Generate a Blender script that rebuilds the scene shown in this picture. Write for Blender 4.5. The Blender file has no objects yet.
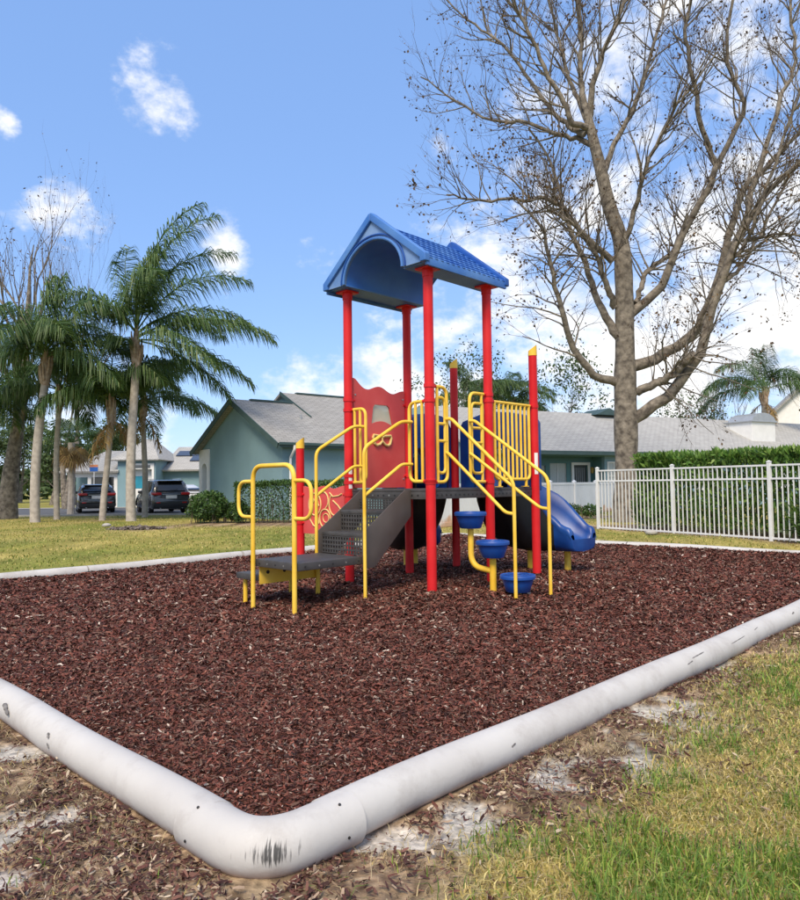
import bpy, bmesh, math, random
import numpy as np
from mathutils import Vector, Matrix
R = math.radians
random.seed(7); rng = np.random.default_rng(7)
scene = bpy.context.scene
COL = scene.collection

# ------------------------------------------------------------------ camera
CAMH = 1.27; FPX = 716.0; PITCH = R(2.8); ROLL = 0.012
cam_d = bpy.data.cameras.new('camera'); cam = bpy.data.objects.new('camera', cam_d); COL.objects.link(cam)
cam_d.sensor_fit = 'HORIZONTAL'; cam_d.sensor_width = 36.0; cam_d.lens = 36.0*FPX/800.0
cam_d.clip_start = 0.05; cam_d.clip_end = 4000
CROT = Matrix.Rotation(R(90)+PITCH, 3, 'X') @ Matrix.Rotation(-ROLL, 3, 'Z')
cam.matrix_world = Matrix.Translation((0, 0, CAMH)) @ CROT.to_4x4()
scene.camera = cam
def ray(px, py):
    return CROT @ Vector(((px-400)/FPX, -(py-450)/FPX, -1.0))
def at(px, py, D):                       # photograph point -> world point at distance D along +Y
    r = ray(px, py); return Vector((0, 0, CAMH)) + r*(D/r.y)
def on_ground(px, D, z=0.0):             # x position of an image column at distance D
    r = ray(px, 485); return Vector((r.x*D/r.y, D, z))

# ------------------------------------------------------------------ sky, sun, exposure
SUN_AZ, SUN_EL = R(194), R(50)           # azimuth clockwise from +Y
world = bpy.data.worlds.new('World'); scene.world = world; world.use_nodes = True
nt = world.node_tree; nt.nodes.clear()
def N(tree, typ, **kw):
    n = tree.nodes.new(typ)
    for k, v in kw.items(): setattr(n, k, v)
    return n
def L(tree, a, b): tree.links.new(a, b)
wo = N(nt, 'ShaderNodeOutputWorld'); bg = N(nt, 'ShaderNodeBackground'); L(nt, bg.outputs[0], wo.inputs[0])
bg.inputs[1].default_value = 0.115
sky = N(nt, 'ShaderNodeTexSky', sky_type='NISHITA', sun_disc=False)
sky.sun_elevation = SUN_EL; sky.sun_rotation = SUN_AZ; sky.air_density = 1.0; sky.dust_density = .35; sky.ozone_density = 1.0
tc = N(nt, 'ShaderNodeTexCoord')
nrm = N(nt, 'ShaderNodeVectorMath', operation='NORMALIZE'); L(nt, tc.outputs['Generated'], nrm.inputs[0])
stretch = N(nt, 'ShaderNodeVectorMath', operation='MULTIPLY'); L(nt, nrm.outputs[0], stretch.inputs[0]); stretch.inputs[1].default_value = (1, 1, 1.5)
cn = N(nt, 'ShaderNodeTexNoise'); cn.inputs['Scale'].default_value = 4.4; cn.inputs['Detail'].default_value = 9; cn.inputs['Roughness'].default_value = 0.58
L(nt, stretch.outputs[0], cn.inputs['Vector'])
cnb = N(nt, 'ShaderNodeTexNoise'); cnb.inputs['Scale'].default_value = 15; cnb.inputs['Detail'].default_value = 8; cnb.inputs['Roughness'].default_value = .62; L(nt, stretch.outputs[0], cnb.inputs['Vector'])
cmx = N(nt, 'ShaderNodeMath', operation='MULTIPLY_ADD'); L(nt, cnb.outputs['Fac'], cmx.inputs[0]); cmx.inputs[1].default_value = 1.0; cmx.inputs[2].default_value = -.5
cmy = N(nt, 'ShaderNodeMath', operation='MULTIPLY_ADD'); L(nt, cn.outputs['Fac'], cmy.inputs[0]); cmy.inputs[1].default_value = 1.15; L(nt, cmx.outputs[0], cmy.inputs[2])
acc = cmy.outputs[0]
def spot(px, py, rad, w):                # a cloud (w > 0) or a clear stretch (w < 0) in a direction of the sky
    global acc
    d = ray(px, py).normalized()
    dist = N(nt, 'ShaderNodeVectorMath', operation='DISTANCE'); L(nt, nrm.outputs[0], dist.inputs[0]); dist.inputs[1].default_value = d
    mr = N(nt, 'ShaderNodeMapRange', interpolation_type='SMOOTHSTEP'); L(nt, dist.outputs['Value'], mr.inputs['Value'])
    mr.inputs['From Min'].default_value = 0; mr.inputs['From Max'].default_value = rad/FPX
    mr.inputs['To Min'].default_value = w; mr.inputs['To Max'].default_value = 0
    ad = N(nt, 'ShaderNodeMath', operation='ADD'); L(nt, acc, ad.inputs[0]); L(nt, mr.outputs[0], ad.inputs[1]); acc = ad.outputs[0]
for s in [(120, 60, 430, -.40), (330, 190, 230, -.22), (330, 40, 200, -.1),
          (165, 95, 85, .60), (150, 70, 40, .12), (185, 118, 40, .15), (224, 240, 66, .52), (68, 212, 50, .38), (20, 216, 45, .30), (300, 248, 50, .32), (352, 262, 60, .2), (390, 385, 70, .3),
          (6, 118, 24, .34), (560, 20, 150, .06), (700, 60, 160, .10), (450, 80, 90, .12), (440, 150, 60, .10), (640, 130, 100, .03), (740, 290, 160, .22), (560, 330, 130, .12), (500, 240, 90, .06), (620, 230, 80, -.14), (500, 160, 70, -.10), (780, 200, 60, .05)]:
    spot(*s)
cm = N(nt, 'ShaderNodeMapRange', interpolation_type='SMOOTHSTEP'); L(nt, acc, cm.inputs['Value'])
cm.inputs['From Min'].default_value = .46; cm.inputs['From Max'].default_value = .82
cn2 = N(nt, 'ShaderNodeTexNoise'); cn2.inputs['Scale'].default_value = 9; cn2.inputs['Detail'].default_value = 5; L(nt, stretch.outputs[0], cn2.inputs['Vector'])
ccol = N(nt, 'ShaderNodeValToRGB'); L(nt, cn2.outputs['Fac'], ccol.inputs[0])
ccol.color_ramp.elements[0].position = .3; ccol.color_ramp.elements[0].color = (5.4, 5.6, 6.0, 1)
ccol.color_ramp.elements[1].position = .62; ccol.color_ramp.elements[1].color = (7.0, 6.9, 6.8, 1)
veil = N(nt, 'ShaderNodeMixRGB'); veil.inputs[0].default_value = .55; L(nt, sky.outputs[0], veil.inputs[1]); veil.inputs[2].default_value = (1.75, 3.25, 6.7, 1)   # thin bright high haze
mx = N(nt, 'ShaderNodeMixRGB'); L(nt, cm.outputs[0], mx.inputs[0]); L(nt, veil.outputs[0], mx.inputs[1]); L(nt, ccol.outputs[0], mx.inputs[2])
L(nt, mx.outputs[0], bg.inputs[0])
sun_d = bpy.data.lights.new('sun', 'SUN'); sun = bpy.data.objects.new('sun', sun_d); COL.objects.link(sun)
sun_d.energy = 2.85; sun_d.angle = R(24); sun_d.color = (1.0, .86, .66)
sdir = Vector((math.sin(SUN_AZ)*math.cos(SUN_EL), math.cos(SUN_AZ)*math.cos(SUN_EL), math.sin(SUN_EL)))
sun.rotation_euler = sdir.to_track_quat('Z', 'Y').to_euler()
vs = scene.view_settings; vs.view_transform = 'Standard'; vs.look = 'None'; vs.gamma = 1; vs.exposure = 0.62; vs.use_curve_mapping = False
scene.render.engine = 'CYCLES'

# ------------------------------------------------------------------ helpers
def mat(name, col, rough=.6, var=.12, vscale=4.0, bump=0.0, bscale=40.0, metal=0.0, spec=.5, col2=None, detail=4, attr=None, island=None, trans=0.0, coat=0.0):
    m = bpy.data.materials.new(name); m.use_nodes = True; t = m.node_tree; b = t.nodes['Principled BSDF']
    b.inputs['Roughness'].default_value = rough; b.inputs['Metallic'].default_value = metal
    b.inputs['Specular IOR Level'].default_value = spec; b.inputs['Coat Weight'].default_value = coat
    tcn = N(t, 'ShaderNodeTexCoord')
    nz = N(t, 'ShaderNodeTexNoise'); nz.inputs['Scale'].default_value = vscale; nz.inputs['Detail'].default_value = detail
    L(t, tcn.outputs['Object'], nz.inputs['Vector'])
    rp = N(t, 'ShaderNodeValToRGB'); L(t, nz.outputs['Fac'], rp.inputs[0])
    c = np.array(col[:3]); c2 = np.array(col2[:3]) if col2 else c*(1+var)
    c1 = c*(1-var) if not col2 else c
    rp.color_ramp.elements[0].position = .33; rp.color_ramp.elements[1].position = .68
    rp.color_ramp.elements[0].color = (*c1, 1); rp.color_ramp.elements[1].color = (*np.clip(c2, 0, 1), 1)
    out = rp.outputs[0]
    if attr:
        a = N(t, 'ShaderNodeAttribute', attribute_name=attr); out = a.outputs['Color']
    if island:
        g = N(t, 'ShaderNodeNewGeometry'); r2 = N(t, 'ShaderNodeValToRGB'); L(t, g.outputs['Random Per Island'], r2.inputs[0])
        els = r2.color_ramp.elements
        while len(els) < len(island): els.new(.5)
        for i, cc in enumerate(island): els[i].position = i/(len(island)-1); els[i].color = (*cc, 1)
        out = r2.outputs[0]
    L(t, out, b.inputs['Base Color'])
    if bump:
        bz = N(t, 'ShaderNodeTexNoise'); bz.inputs['Scale'].default_value = bscale; bz.inputs['Detail'].default_value = 5
        L(t, tcn.outputs['Object'], bz.inputs['Vector'])
        bp = N(t, 'ShaderNodeBump'); bp.inputs['Strength'].default_value = bump; bp.inputs['Distance'].default_value = .02
        L(t, bz.outputs['Fac'], bp.inputs['Height']); L(t, bp.outputs[0], b.inputs['Normal'])
    if trans:
        tr = N(t, 'ShaderNodeBsdfTranslucent'); L(t, out, tr.inputs[0]); ms = N(t, 'ShaderNodeMixShader'); ms.inputs[0].default_value = trans
        L(t, b.outputs[0], ms.inputs[1]); L(t, tr.outputs[0], ms.inputs[2]); L(t, ms.outputs[0], t.nodes['Material Output'].inputs[0])
    return m

class MB:
    def __init__(s): s.v = []; s.f = []
    def add(s, vs_, fs_):
        o = len(s.v); s.v += [tuple(p) for p in vs_]; s.f += [tuple(i+o for i in f) for f in fs_]; return s
    def box(s, c, size, ax=None):
        X, Y, Z = ax if ax else (Vector((1,0,0)), Vector((0,1,0)), Vector((0,0,1)))
        c = Vector(c); X = X*size[0]/2; Y = Y*size[1]/2; Z = Z*size[2]/2
        p = [c+X*i+Y*j+Z*k for k in (-1, 1) for j in (-1, 1) for i in (-1, 1)]
        return s.add(p, [(0,2,3,1),(4,5,7,6),(0,1,5,4),(2,6,7,3),(0,4,6,2),(1,3,7,5)])
    def b2(s, x0, x1, y0, y1, z0, z1):
        return s.box(((x0+x1)/2, (y0+y1)/2, (z0+z1)/2), (abs(x1-x0), abs(y1-y0), abs(z1-z0)))
    def beam(s, p, q, w, h, up=(0,0,1)):
        p = Vector(p); q = Vector(q); d = (q-p); l = d.length; d.normalize(); u = Vector(up)
        sd = d.cross(u).normalized(); u = sd.cross(d)
        return s.box((p+q)/2, (l, w, h), (d, sd, u))
    def tube(s, path, r, n=10, caps=True, closed=False):
        P = [Vector(p) for p in path]; m = len(P)
        rs = r if isinstance(r, (list, tuple)) else [r]*m
        o = len(s.v); prev = None
        for i in range(m):
            if closed: t = P[(i+1) % m]-P[i-1]
            else: t = P[min(i+1, m-1)]-P[max(i-1, 0)]
            if t.length < 1e-9: t = Vector((0,0,1))
            t.normalize()
            if prev is None:
                a = Vector((0,0,1)) if abs(t.z) < .9 else Vector((1,0,0)); u = t.cross(a).normalized()
            else:
                u = prev-t*prev.dot(t); u = u.normalized() if u.length > 1e-6 else t.orthogonal().normalized()
            prev = u; w = t.cross(u)
            for k in range(n):
                an = 2*math.pi*k/n; s.v.append(tuple(P[i]+(u*math.cos(an)+w*math.sin(an))*rs[i]))
        for i in range(m if closed else m-1):
            i2 = (i+1) % m
            for k in range(n):
                k2 = (k+1) % n
                s.f.append((o+i*n+k, o+i*n+k2, o+i2*n+k2, o+i2*n+k))
        if caps and not closed:
            s.f.append(tuple(o+k for k in range(n))[::-1]); s.f.append(tuple(o+(m-1)*n+k for k in range(n)))
        return s
    def lathe(s, prof, c=(0,0,0), n=20, ax=None):
        X, Y, Z = ax if ax else (Vector((1,0,0)), Vector((0,1,0)), Vector((0,0,1)))
        c = Vector(c); o = len(s.v); m = len(prof)
        for r, z in prof:
            for k in range(n):
                an = 2*math.pi*k/n; s.v.append(tuple(c+X*(r*math.cos(an))+Y*(r*math.sin(an))+Z*z))
        for i in range(m-1):
            for k in range(n):
                k2 = (k+1) % n; s.f.append((o+i*n+k, o+i*n+k2, o+(i+1)*n+k2, o+(i+1)*n+k))
        s.f.append(tuple(o+k for k in range(n))[::-1]); s.f.append(tuple(o+(m-1)*n+k for k in range(n)))
        return s
    def prism(s, poly, o, X, Y, T):       # poly in X,Y plane at o, extruded by vector T
        o = Vector(o); X = Vector(X); Y = Vector(Y); T = Vector(T); n = len(poly)
        a = [o+X*p[0]+Y*p[1] for p in poly]; b = [p+T for p in a]
        return s.add(a+b, [tuple(range(n))[::-1], tuple(range(n, 2*n))] + [(i, (i+1) % n, n+(i+1) % n, n+i) for i in range(n)])
    def ring(s, outer, inner, o, X, Y, T):  # outer and inner loops with equal counts
        o = Vector(o); X = Vector(X); Y = Vector(Y); T = Vector(T); n = len(outer)
        A = [o+X*p[0]+Y*p[1] for p in outer]; B = [o+X*p[0]+Y*p[1] for p in inner]
        f = []
        for i in range(n):
            j = (i+1) % n
            f += [(i, n+i, n+j, j), (2*n+i, 2*n+j, 3*n+j, 3*n+i), (i, j, 2*n+j, 2*n+i), (n+i, 3*n+i, 3*n+j, n+j)]
        return s.add(A+B+[p+T for p in A]+[p+T for p in B], f)
    def build(s, name, material, parent=None, smooth=35, bevel=0.0, seg=2):
        me = bpy.data.meshes.new(name); me.from_pydata(s.v, [], s.f)
        bm = bmesh.new(); bm.from_mesh(me); bmesh.ops.recalc_face_normals(bm, faces=bm.faces)
        if bevel:
            bmesh.ops.bevel(bm, geom=[e for e in bm.edges if len(e.link_faces) == 2 and e.calc_face_angle(0) > .5], offset=bevel, segments=seg, affect='EDGES', profile=.6, clamp_overlap=True)
        bm.to_mesh(me); bm.free()
        if smooth: me.shade_smooth(); me.set_sharp_from_angle(angle=R(smooth))
        me.materials.append(material)
        o = bpy.data.objects.new(name, me); COL.objects.link(o); o.parent = parent
        return o
def mesh_np(name, verts, faces, material, parent=None, colors=None, smooth=False):
    """verts (n,3), faces (m,k) all with k corners, colors (n,3) per vertex"""
    me = bpy.data.meshes.new(name); n = len(verts); m, k = faces.shape
    me.vertices.add(n); me.vertices.foreach_set('co', np.ascontiguousarray(verts, np.float32).ravel())
    me.loops.add(m*k); me.loops.foreach_set('vertex_index', np.ascontiguousarray(faces, np.int32).ravel())
    me.polygons.add(m); me.polygons.foreach_set('loop_start', np.arange(0, m*k, k, dtype=np.int32))
    me.update(calc_edges=True)
    if colors is not None:
        a = me.attributes.new('tint', 'FLOAT_COLOR', 'POINT'); c4 = np.ones((n, 4), np.float32); c4[:, :3] = colors
        a.data.foreach_set('color', c4.ravel())
    if smooth: me.shade_smooth()
    me.materials.append(material)
    o = bpy.data.objects.new(name, me); COL.objects.link(o); o.parent = parent
    return o
def tag(o, label=None, cat=None, group=None, kind=None):
    if label: o['label'] = label
    if cat: o['category'] = cat
    if group: o['group'] = group
    if kind: o['kind'] = kind
    return o
def thing(name, loc, rz=0, label=None, cat=None, group=None):
    o = bpy.data.objects.new(name, None); COL.objects.link(o); o.location = loc; o.rotation_euler = (0, 0, rz); o.empty_display_size = .2
    return tag(o, label, cat, group)
def dup(o, parent, M=None):
    c = o.copy(); COL.objects.link(c); c.parent = parent
    if M is not None: c.matrix_local = M
    return c
def fillet(pts, r, n=5):                  # round the corners of a polyline
    P = [Vector(p) for p in pts]; out = [P[0]]
    for i in range(1, len(P)-1):
        a = (P[i-1]-P[i]); b = (P[i+1]-P[i]); d = min(r, a.length*.49, b.length*.49)
        p0 = P[i]+a.normalized()*d; p1 = P[i]+b.normalized()*d
        for k in range(n+1):
            t = k/n; out.append(p0*(1-t)**2+P[i]*2*t*(1-t)+p1*t*t)
    out.append(P[-1]); return out
def vnoise(x, y, seed=0):                 # smooth value noise, numpy
    xi = np.floor(x).astype(np.int64); yi = np.floor(y).astype(np.int64); fx = x-xi; fy = y-yi
    fx = fx*fx*(3-2*fx); fy = fy*fy*(3-2*fy)
    def h(a, b):
        n = (a*374761393+b*668265263+seed*974634541) & 0xffffffff
        n = ((n ^ (n >> 13))*1274126177) & 0xffffffff
        return ((n ^ (n >> 16)) & 0xffff)/65535.0
    return (h(xi, yi)*(1-fx)+h(xi+1, yi)*fx)*(1-fy)+(h(xi, yi+1)*(1-fx)+h(xi+1, yi+1)*fx)*fy
def fbm(x, y, seed=0, oct=4):
    r = 0; a = .5
    for i in range(oct): r = r+a*vnoise(x*2**i, y*2**i, seed+i); a *= .5
    return r/(1-.5**oct)
def sstep(a, b, x):
    t = np.clip((x-a)/(b-a), 0, 1); return t*t*(3-2*t)

# ------------------------------------------------------------------ materials
M = {}
M['red'] = mat('red_powder_coat', (.56, .007, .012), .46, .08, 2.2, spec=.3, col2=(.66, .022, .026), detail=8)
M['yellow'] = mat('yellow_powder_coat', (.78, .47, .035), .46, .08, 4, spec=.35, col2=(.88, .60, .09), detail=8)
M['blue'] = mat('blue_plastic', (.007, .052, .27), .45, .12, 2.5, col2=(.018, .10, .39), spec=.4)
M['blue_faded'] = mat('faded_blue_plastic', (.03, .135, .46), .5, .1, 3, col2=(.085, .22, .53), bump=.06, bscale=60)
M['blue_vault'] = mat('royal_blue_plastic', (.022, .13, .55), .5, .1, 3, col2=(.04, .18, .62))
M['blue_pale'] = mat('chalky_blue_plastic', (.09, .20, .46), .55, .1, 4, col2=(.19, .31, .56))
M['blue_slide'] = mat('deep_blue_plastic', (.004, .036, .20), .38, .12, 2.5, col2=(.012, .078, .31), spec=.45)
M['panel_red'] = mat('red_plastic_board', (.56, .05, .05), .5, .12, 2, col2=(.66, .10, .09))
M['panel_cream'] = mat('cream_routed_plastic', (.72, .52, .20), .5, .1, 6)
M['vinyl_dark'] = mat('dark_grey_vinyl', (.055, .052, .052), .55, .2, 8, bump=.15, bscale=120)
M['stringer'] = mat('brown_grey_steel', (.085, .072, .066), .5, .12, 4)
M['black'] = mat('black_plastic_and_belly_shade', (.012, .012, .013), .5, .1, 3)
M['steel'] = mat('bolt_steel', (.45, .44, .43), .35, .1, 10, metal=.9)
M['sticker'] = mat('white_sticker', (.75, .75, .73), .5, .05, 10)
M['teal'] = mat('teal_stucco', (.19, .305, .35), .85, .08, .7, bump=.25, bscale=55)
M['teal_dark'] = mat('dark_teal_trim', (.045, .085, .088), .6, .1, 3)
M['teal_mid'] = mat('mid_teal_panel', (.09, .20, .21), .7, .06, 2)
M['white_paint'] = mat('white_paint', (.74, .74, .73), .55, .05, 3)
M['white_vinyl'] = mat('white_vinyl', (.76, .77, .79), .45, .05, 1.5)
M['white_metal'] = mat('white_metal', (.70, .71, .72), .4, .06, 4)
M['glass'] = mat('window_glass', (.05, .06, .07), .08, .3, .8, spec=.8)
M['blind'] = mat('window_blind', (.42, .46, .46), .5, .1, 30)
M['metal_grey'] = mat('grey_sheet_metal', (.38, .40, .42), .4, .08, 5, metal=.4)
M['solar'] = mat('solar_panel', (.05, .065, .10), .3, .1, 6, spec=.4)
M['trunk_palm'] = mat('palm_trunk', (.30, .265, .23), .9, .25, 6, col2=(.46, .415, .365), bump=.5, bscale=14)
M['trunk_bark'] = mat('tree_bark', (.075, .062, .05), .9, .25, 6, col2=(.27, .235, .19), bump=1.0, bscale=14, detail=8)
M['twig'] = mat('tree_twig', (.085, .065, .05), .9, .2, 5)
M['crownshaft'] = mat('palm_boots', (.26, .17, .11), .85, .2, 8, col2=(.42, .34, .26), bump=.4, bscale=20)
M['frond'] = mat('palm_frond', (.045, .09, .03), .5, .2, 2, island=[(.035, .075, .022), (.06, .125, .035), (.09, .165, .045), (.15, .21, .055)], trans=.35)
M['frond_dry'] = mat('dry_frond', (.3, .2, .07), .7, .2, 2, island=[(.22, .13, .05), (.36, .25, .09)], trans=.2)
M['leaf_hedge'] = mat('hedge_leaf', (.05, .1, .02), .5, .2, 2, island=[(.02, .048, .012), (.04, .095, .018), (.065, .14, .028), (.10, .17, .04)], trans=.2)
M['leaf_bright'] = mat('bright_hedge_leaf', (.08, .17, .03), .5, .2, 2, island=[(.05, .12, .02), (.09, .20, .03), (.15, .28, .05), (.22, .32, .07)], trans=.25)
M['leaf_tree'] = mat('tree_leaf', (.06, .1, .03), .6, .2, 2, island=[(.035, .065, .02), (.06, .105, .03), (.10, .15, .05)], trans=.25)
M['leaf_dead'] = mat('dead_leaf', (.09, .05, .025), .8, .2, 2, island=[(.045, .028, .018), (.10, .058, .028), (.16, .10, .045)], trans=.2)
M['asphalt'] = mat('asphalt', (.085, .088, .095), .85, .12, 1.5, bump=.2, bscale=90)
M['concrete'] = mat('concrete', (.38, .36, .33), .85, .1, 2, bump=.15, bscale=60)
M['grass_blade'] = mat('grass_blade', (.1, .15, .03), .6, attr='tint', trans=.3)
M['chip'] = mat('mulch_chip', (.08, .03, .025), .75, attr='tint', spec=.3)
M['bark_chip'] = mat('bark_chip', (.07, .05, .04), .8, island=[(.045, .032, .026), (.10, .075, .06), (.2, .17, .15)])
M['stem'] = mat('woody_stem', (.10, .075, .055), .9, .2, 6)

def shingle_mat(name, c1, c2, sc):
    m = bpy.data.materials.new(name); m.use_nodes = True; t = m.node_tree; b = t.nodes['Principled BSDF']; b.inputs['Roughness'].default_value = .9
    tcn = N(t, 'ShaderNodeTexCoord'); mp = N(t, 'ShaderNodeMapping'); mp.inputs['Scale'].default_value = (1, 1, 1); L(t, tcn.outputs['UV'], mp.inputs[0])
    br = N(t, 'ShaderNodeTexBrick'); L(t, mp.outputs[0], br.inputs['Vector']); br.inputs['Scale'].default_value = sc
    br.inputs['Color1'].default_value = (*c1, 1); br.inputs['Color2'].default_value = (*c2, 1); br.inputs['Mortar'].default_value = (*[x*.6 for x in c1], 1)
    br.inputs['Mortar Size'].default_value = .012; br.inputs['Brick Width'].default_value = .33; br.inputs['Row Height'].default_value = .15
    nz = N(t, 'ShaderNodeTexNoise'); nz.inputs['Scale'].default_value = 2.2; nz.inputs['Detail'].default_value = 6; L(t, tcn.outputs['Object'], nz.inputs['Vector'])
    rp = N(t, 'ShaderNodeValToRGB'); L(t, nz.outputs['Fac'], rp.inputs[0]); rp.color_ramp.elements[0].color = (.72, .72, .72, 1); rp.color_ramp.elements[1].color = (1.1, 1.1, 1.1, 1)
    mu = N(t, 'ShaderNodeMixRGB', blend_type='MULTIPLY'); mu.inputs[0].default_value = 1; L(t, br.outputs[0], mu.inputs[1]); L(t, rp.outputs[0], mu.inputs[2])
    L(t, mu.outputs[0], b.inputs['Base Color'])
    bp = N(t, 'ShaderNodeBump'); bp.inputs['Strength'].default_value = .4; bp.inputs['Distance'].default_value = .02; L(t, br.outputs['Fac'], bp.inputs['Height']); bp.invert = True
    L(t, bp.outputs[0], b.inputs['Normal']); return m
M['shingle'] = shingle_mat('roof_shingle', (.30, .295, .285), (.36, .355, .345), 1.0)
M['shingle_pale'] = shingle_mat('pale_roof_shingle', (.40, .395, .38), (.44, .435, .42), 1.0)

# ------------------------------------------------------------------ play-area rectangle and terrain heights
BF = Vector((-.51, 2.58)); BU = Vector((.695, .719)); BW = Vector((-.719, .695)); LU, LW = 12.05, 9.2
PC = Vector((.24, 9.48)); PA = Vector((.713, -.701)); PB = Vector((.701, .713))
def rect_uw(x, y):
    dx = x-BF.x; dy = y-BF.y; return dx*BU.x+dy*BU.y, dx*BW.x+dy*BW.y
def outside(x, y):                         # signed distance outside the border centreline
    u, w = rect_uw(x, y); return np.maximum(np.maximum(-u, u-LU), np.maximum(-w, w-LW))
def mulch_z(x, y):
    d = np.hypot(x-PC.x-.3, y-PC.y-.3)
    u_, w_ = rect_uw(x, y)
    return -.075*sstep(1.3, 3.0, d) + .10*sstep(LU-1.6, LU-.1, u_) + .055*sstep(LW-1.2, LW-.1, w_) + .055*(fbm(x*1.1, y*1.1, 3)-.5) + .012*(vnoise(x*6, y*6, 9)-.5)
def ground_z(x, y):
    base = -.105 + .155*sstep(9, 17, y) + .05*sstep(3, 9, np.abs(x))*sstep(6, 17, y)*(1-sstep(24, 32, y)) - .06*sstep(24, 34, y)
    near = 1-sstep(14, 24, y)
    return base + near*(.05*(fbm(x*.8, y*.8, 21)-.5) + .02*(vnoise(x*4, y*4, 5)-.5)) 
# dirtiness of the lawn (1 = bare soil and litter) and sand patches
BED = []                                   # planting beds: (x, y, radius)
def dirt_amount(x, y):
    d = outside(x, y); u, w = rect_uw(x, y)
    n = fbm(x*1.6, y*1.6, 40)
    leftside = sstep(.6, -.4, u)           # in front of the left-hand pipe run
    width = .42+.68*leftside + .30*sstep(2.5, .3, np.abs(u-1.2))*(1-leftside) - .28*sstep(6, 10, u)
    r = 1-sstep(width-.30, width+.30, d+(n-.5)*.95)
    r = np.where((u > LU-.3) | (w > LW-.3), 1-sstep(.05, .4, d+(n-.5)*.5), r)
    for bx, by, br in BED:
        dd = np.hypot(x-bx, y-by); r = np.maximum(r, 1-sstep(br*.75, br*1.1, dd+(n-.5)*br*.6))
    return r
def sand_amount(x, y):
    d = outside(x, y); u, w = rect_uw(x, y)
    near = np.exp(-((u-.9)/.9)**2)*(1-sstep(.5, .9, d))*(w < .2) + .45*np.exp(-((w-1.2)/1.0)**2)*(u < .2)
    n_ = fbm(x*4.2+7, y*4.2, 61, 6)
    return sstep(.615, .69, n_+.10*near-.05*sstep(2.0, 3.2, u))*(1-sstep(.9, 1.4, d))
for p, r in [(on_ground(133, 26), .9), (on_ground(104, 27), .7), (on_ground(36, 26), .7), (on_ground(215, 23.6), 1.4), (on_ground(265, 23.6), 1.6), (on_ground(320, 24.5), 1.5), (on_ground(600, 19.6), 1.2), (on_ground(585, 25), 1.6), (on_ground(560, 24.0), 1.2), (on_ground(140, 20.6), .9)]:
    BED.append((p.x, p.y, r))
for k in range(9): BED.append((5.6+.47*k*1.0, 19.0-.88*k*1.0, .75))

# ------------------------------------------------------------------ the ground: one sheet to the horizon
def axis(lo, hi, step, far, grow):
    a = list(np.arange(lo, hi+1e-6, step)); s = step; v = hi
    while v < far: s *= grow; v += s; a.append(v)
    s = step; v = lo; b = []
    while v > -far: s *= grow; v -= s; b.append(v)
    return np.array(b[::-1]+a)
gx = axis(-4.2, 6.4, .035, 900, 1.13); gy = axis(1.2, 8.0, .035, 900, 1.13)
X, Y = np.meshgrid(gx, gy); Z = ground_z(X, Y)
dout = outside(X, Y); Z = np.where(dout < -.25, np.minimum(Z, -.30), Z)
dirt = dirt_amount(X, Y); sand = sand_amount(X, Y)*dirt
Z = Z + .03*dirt*(fbm(X*9, Y*9, 71)-.5)*(Y < 12) - .012*sand
tone = fbm(X*.9, Y*.9, 81); fine = fbm(X*14, Y*14, 83)
def lerp(a, b, t): return a*(1-t[..., None])+b*t[..., None]
gcol = lerp(np.array([.27, .25, .06]), np.array([.40, .33, .11]), sstep(.35, .65, tone))
gcol = lerp(gcol, np.array([.16, .19, .035]), sstep(.5, .75, fbm(X*.5+3, Y*.5, 85))*.8)
dcol = lerp(np.array([.16, .105, .072]), np.array([.38, .28, .19]), sstep(.35, .65, fine))
gcol = lerp(gcol, dcol, dirt); gcol = lerp(gcol, np.array([.50, .475, .445]), sand*.9)
gcol *= (.75+.5*fine)[..., None]
ny, nx = X.shape
idx = np.arange(nx*ny).reshape(ny, nx)
F = np.stack([idx[:-1, :-1], idx[:-1, 1:], idx[1:, 1:], idx[1:, :-1]], -1).reshape(-1, 4)
M['ground'] = bpy.data.materials.new('lawn_ground'); M['ground'].use_nodes = True
t = M['ground'].node_tree; b = t.nodes['Principled BSDF']; b.inputs['Roughness'].default_value = .95; b.inputs['Specular IOR Level'].default_value = .15
at_n = N(t, 'ShaderNodeAttribute', attribute_name='tint'); tcn = N(t, 'ShaderNodeTexCoord')
n1 = N(t, 'ShaderNodeTexNoise'); n1.inputs['Scale'].default_value = 26; n1.inputs['Detail'].default_value = 6; L(t, tcn.outputs['Object'], n1.inputs[0])
n3 = N(t, 'ShaderNodeTexNoise'); n3.inputs['Scale'].default_value = 1.3; n3.inputs['Detail'].default_value = 7; L(t, tcn.outputs['Object'], n3.inputs[0])
r1 = N(t, 'ShaderNodeValToRGB'); L(t, n1.outputs[0], r1.inputs[0]); r1.color_ramp.elements[0].position = .3; r1.color_ramp.elements[0].color = (.55, .55, .55, 1); r1.color_ramp.elements[1].position = .7; r1.color_ramp.elements[1].color = (1.3, 1.3, 1.3, 1)
r3 = N(t, 'ShaderNodeValToRGB'); L(t, n3.outputs[0], r3.inputs[0]); r3.color_ramp.elements[0].position = .35; r3.color_ramp.elements[0].color = (.80, .82, .78, 1); r3.color_ramp.elements[1].position = .65; r3.color_ramp.elements[1].color = (1.15, 1.12, 1.1, 1)
m1 = N(t, 'ShaderNodeMixRGB', blend_type='MULTIPLY'); m1.inputs[0].default_value = 1; L(t, at_n.outputs[0], m1.inputs[1]); L(t, r1.outputs[0], m1.inputs[2])
m3 = N(t, 'ShaderNodeMixRGB', blend_type='MULTIPLY'); m3.inputs[0].default_value = 1; L(t, m1.outputs[0], m3.inputs[1]); L(t, r3.outputs[0], m3.inputs[2]); L(t, m3.outputs[0], b.inputs['Base Color'])
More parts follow.
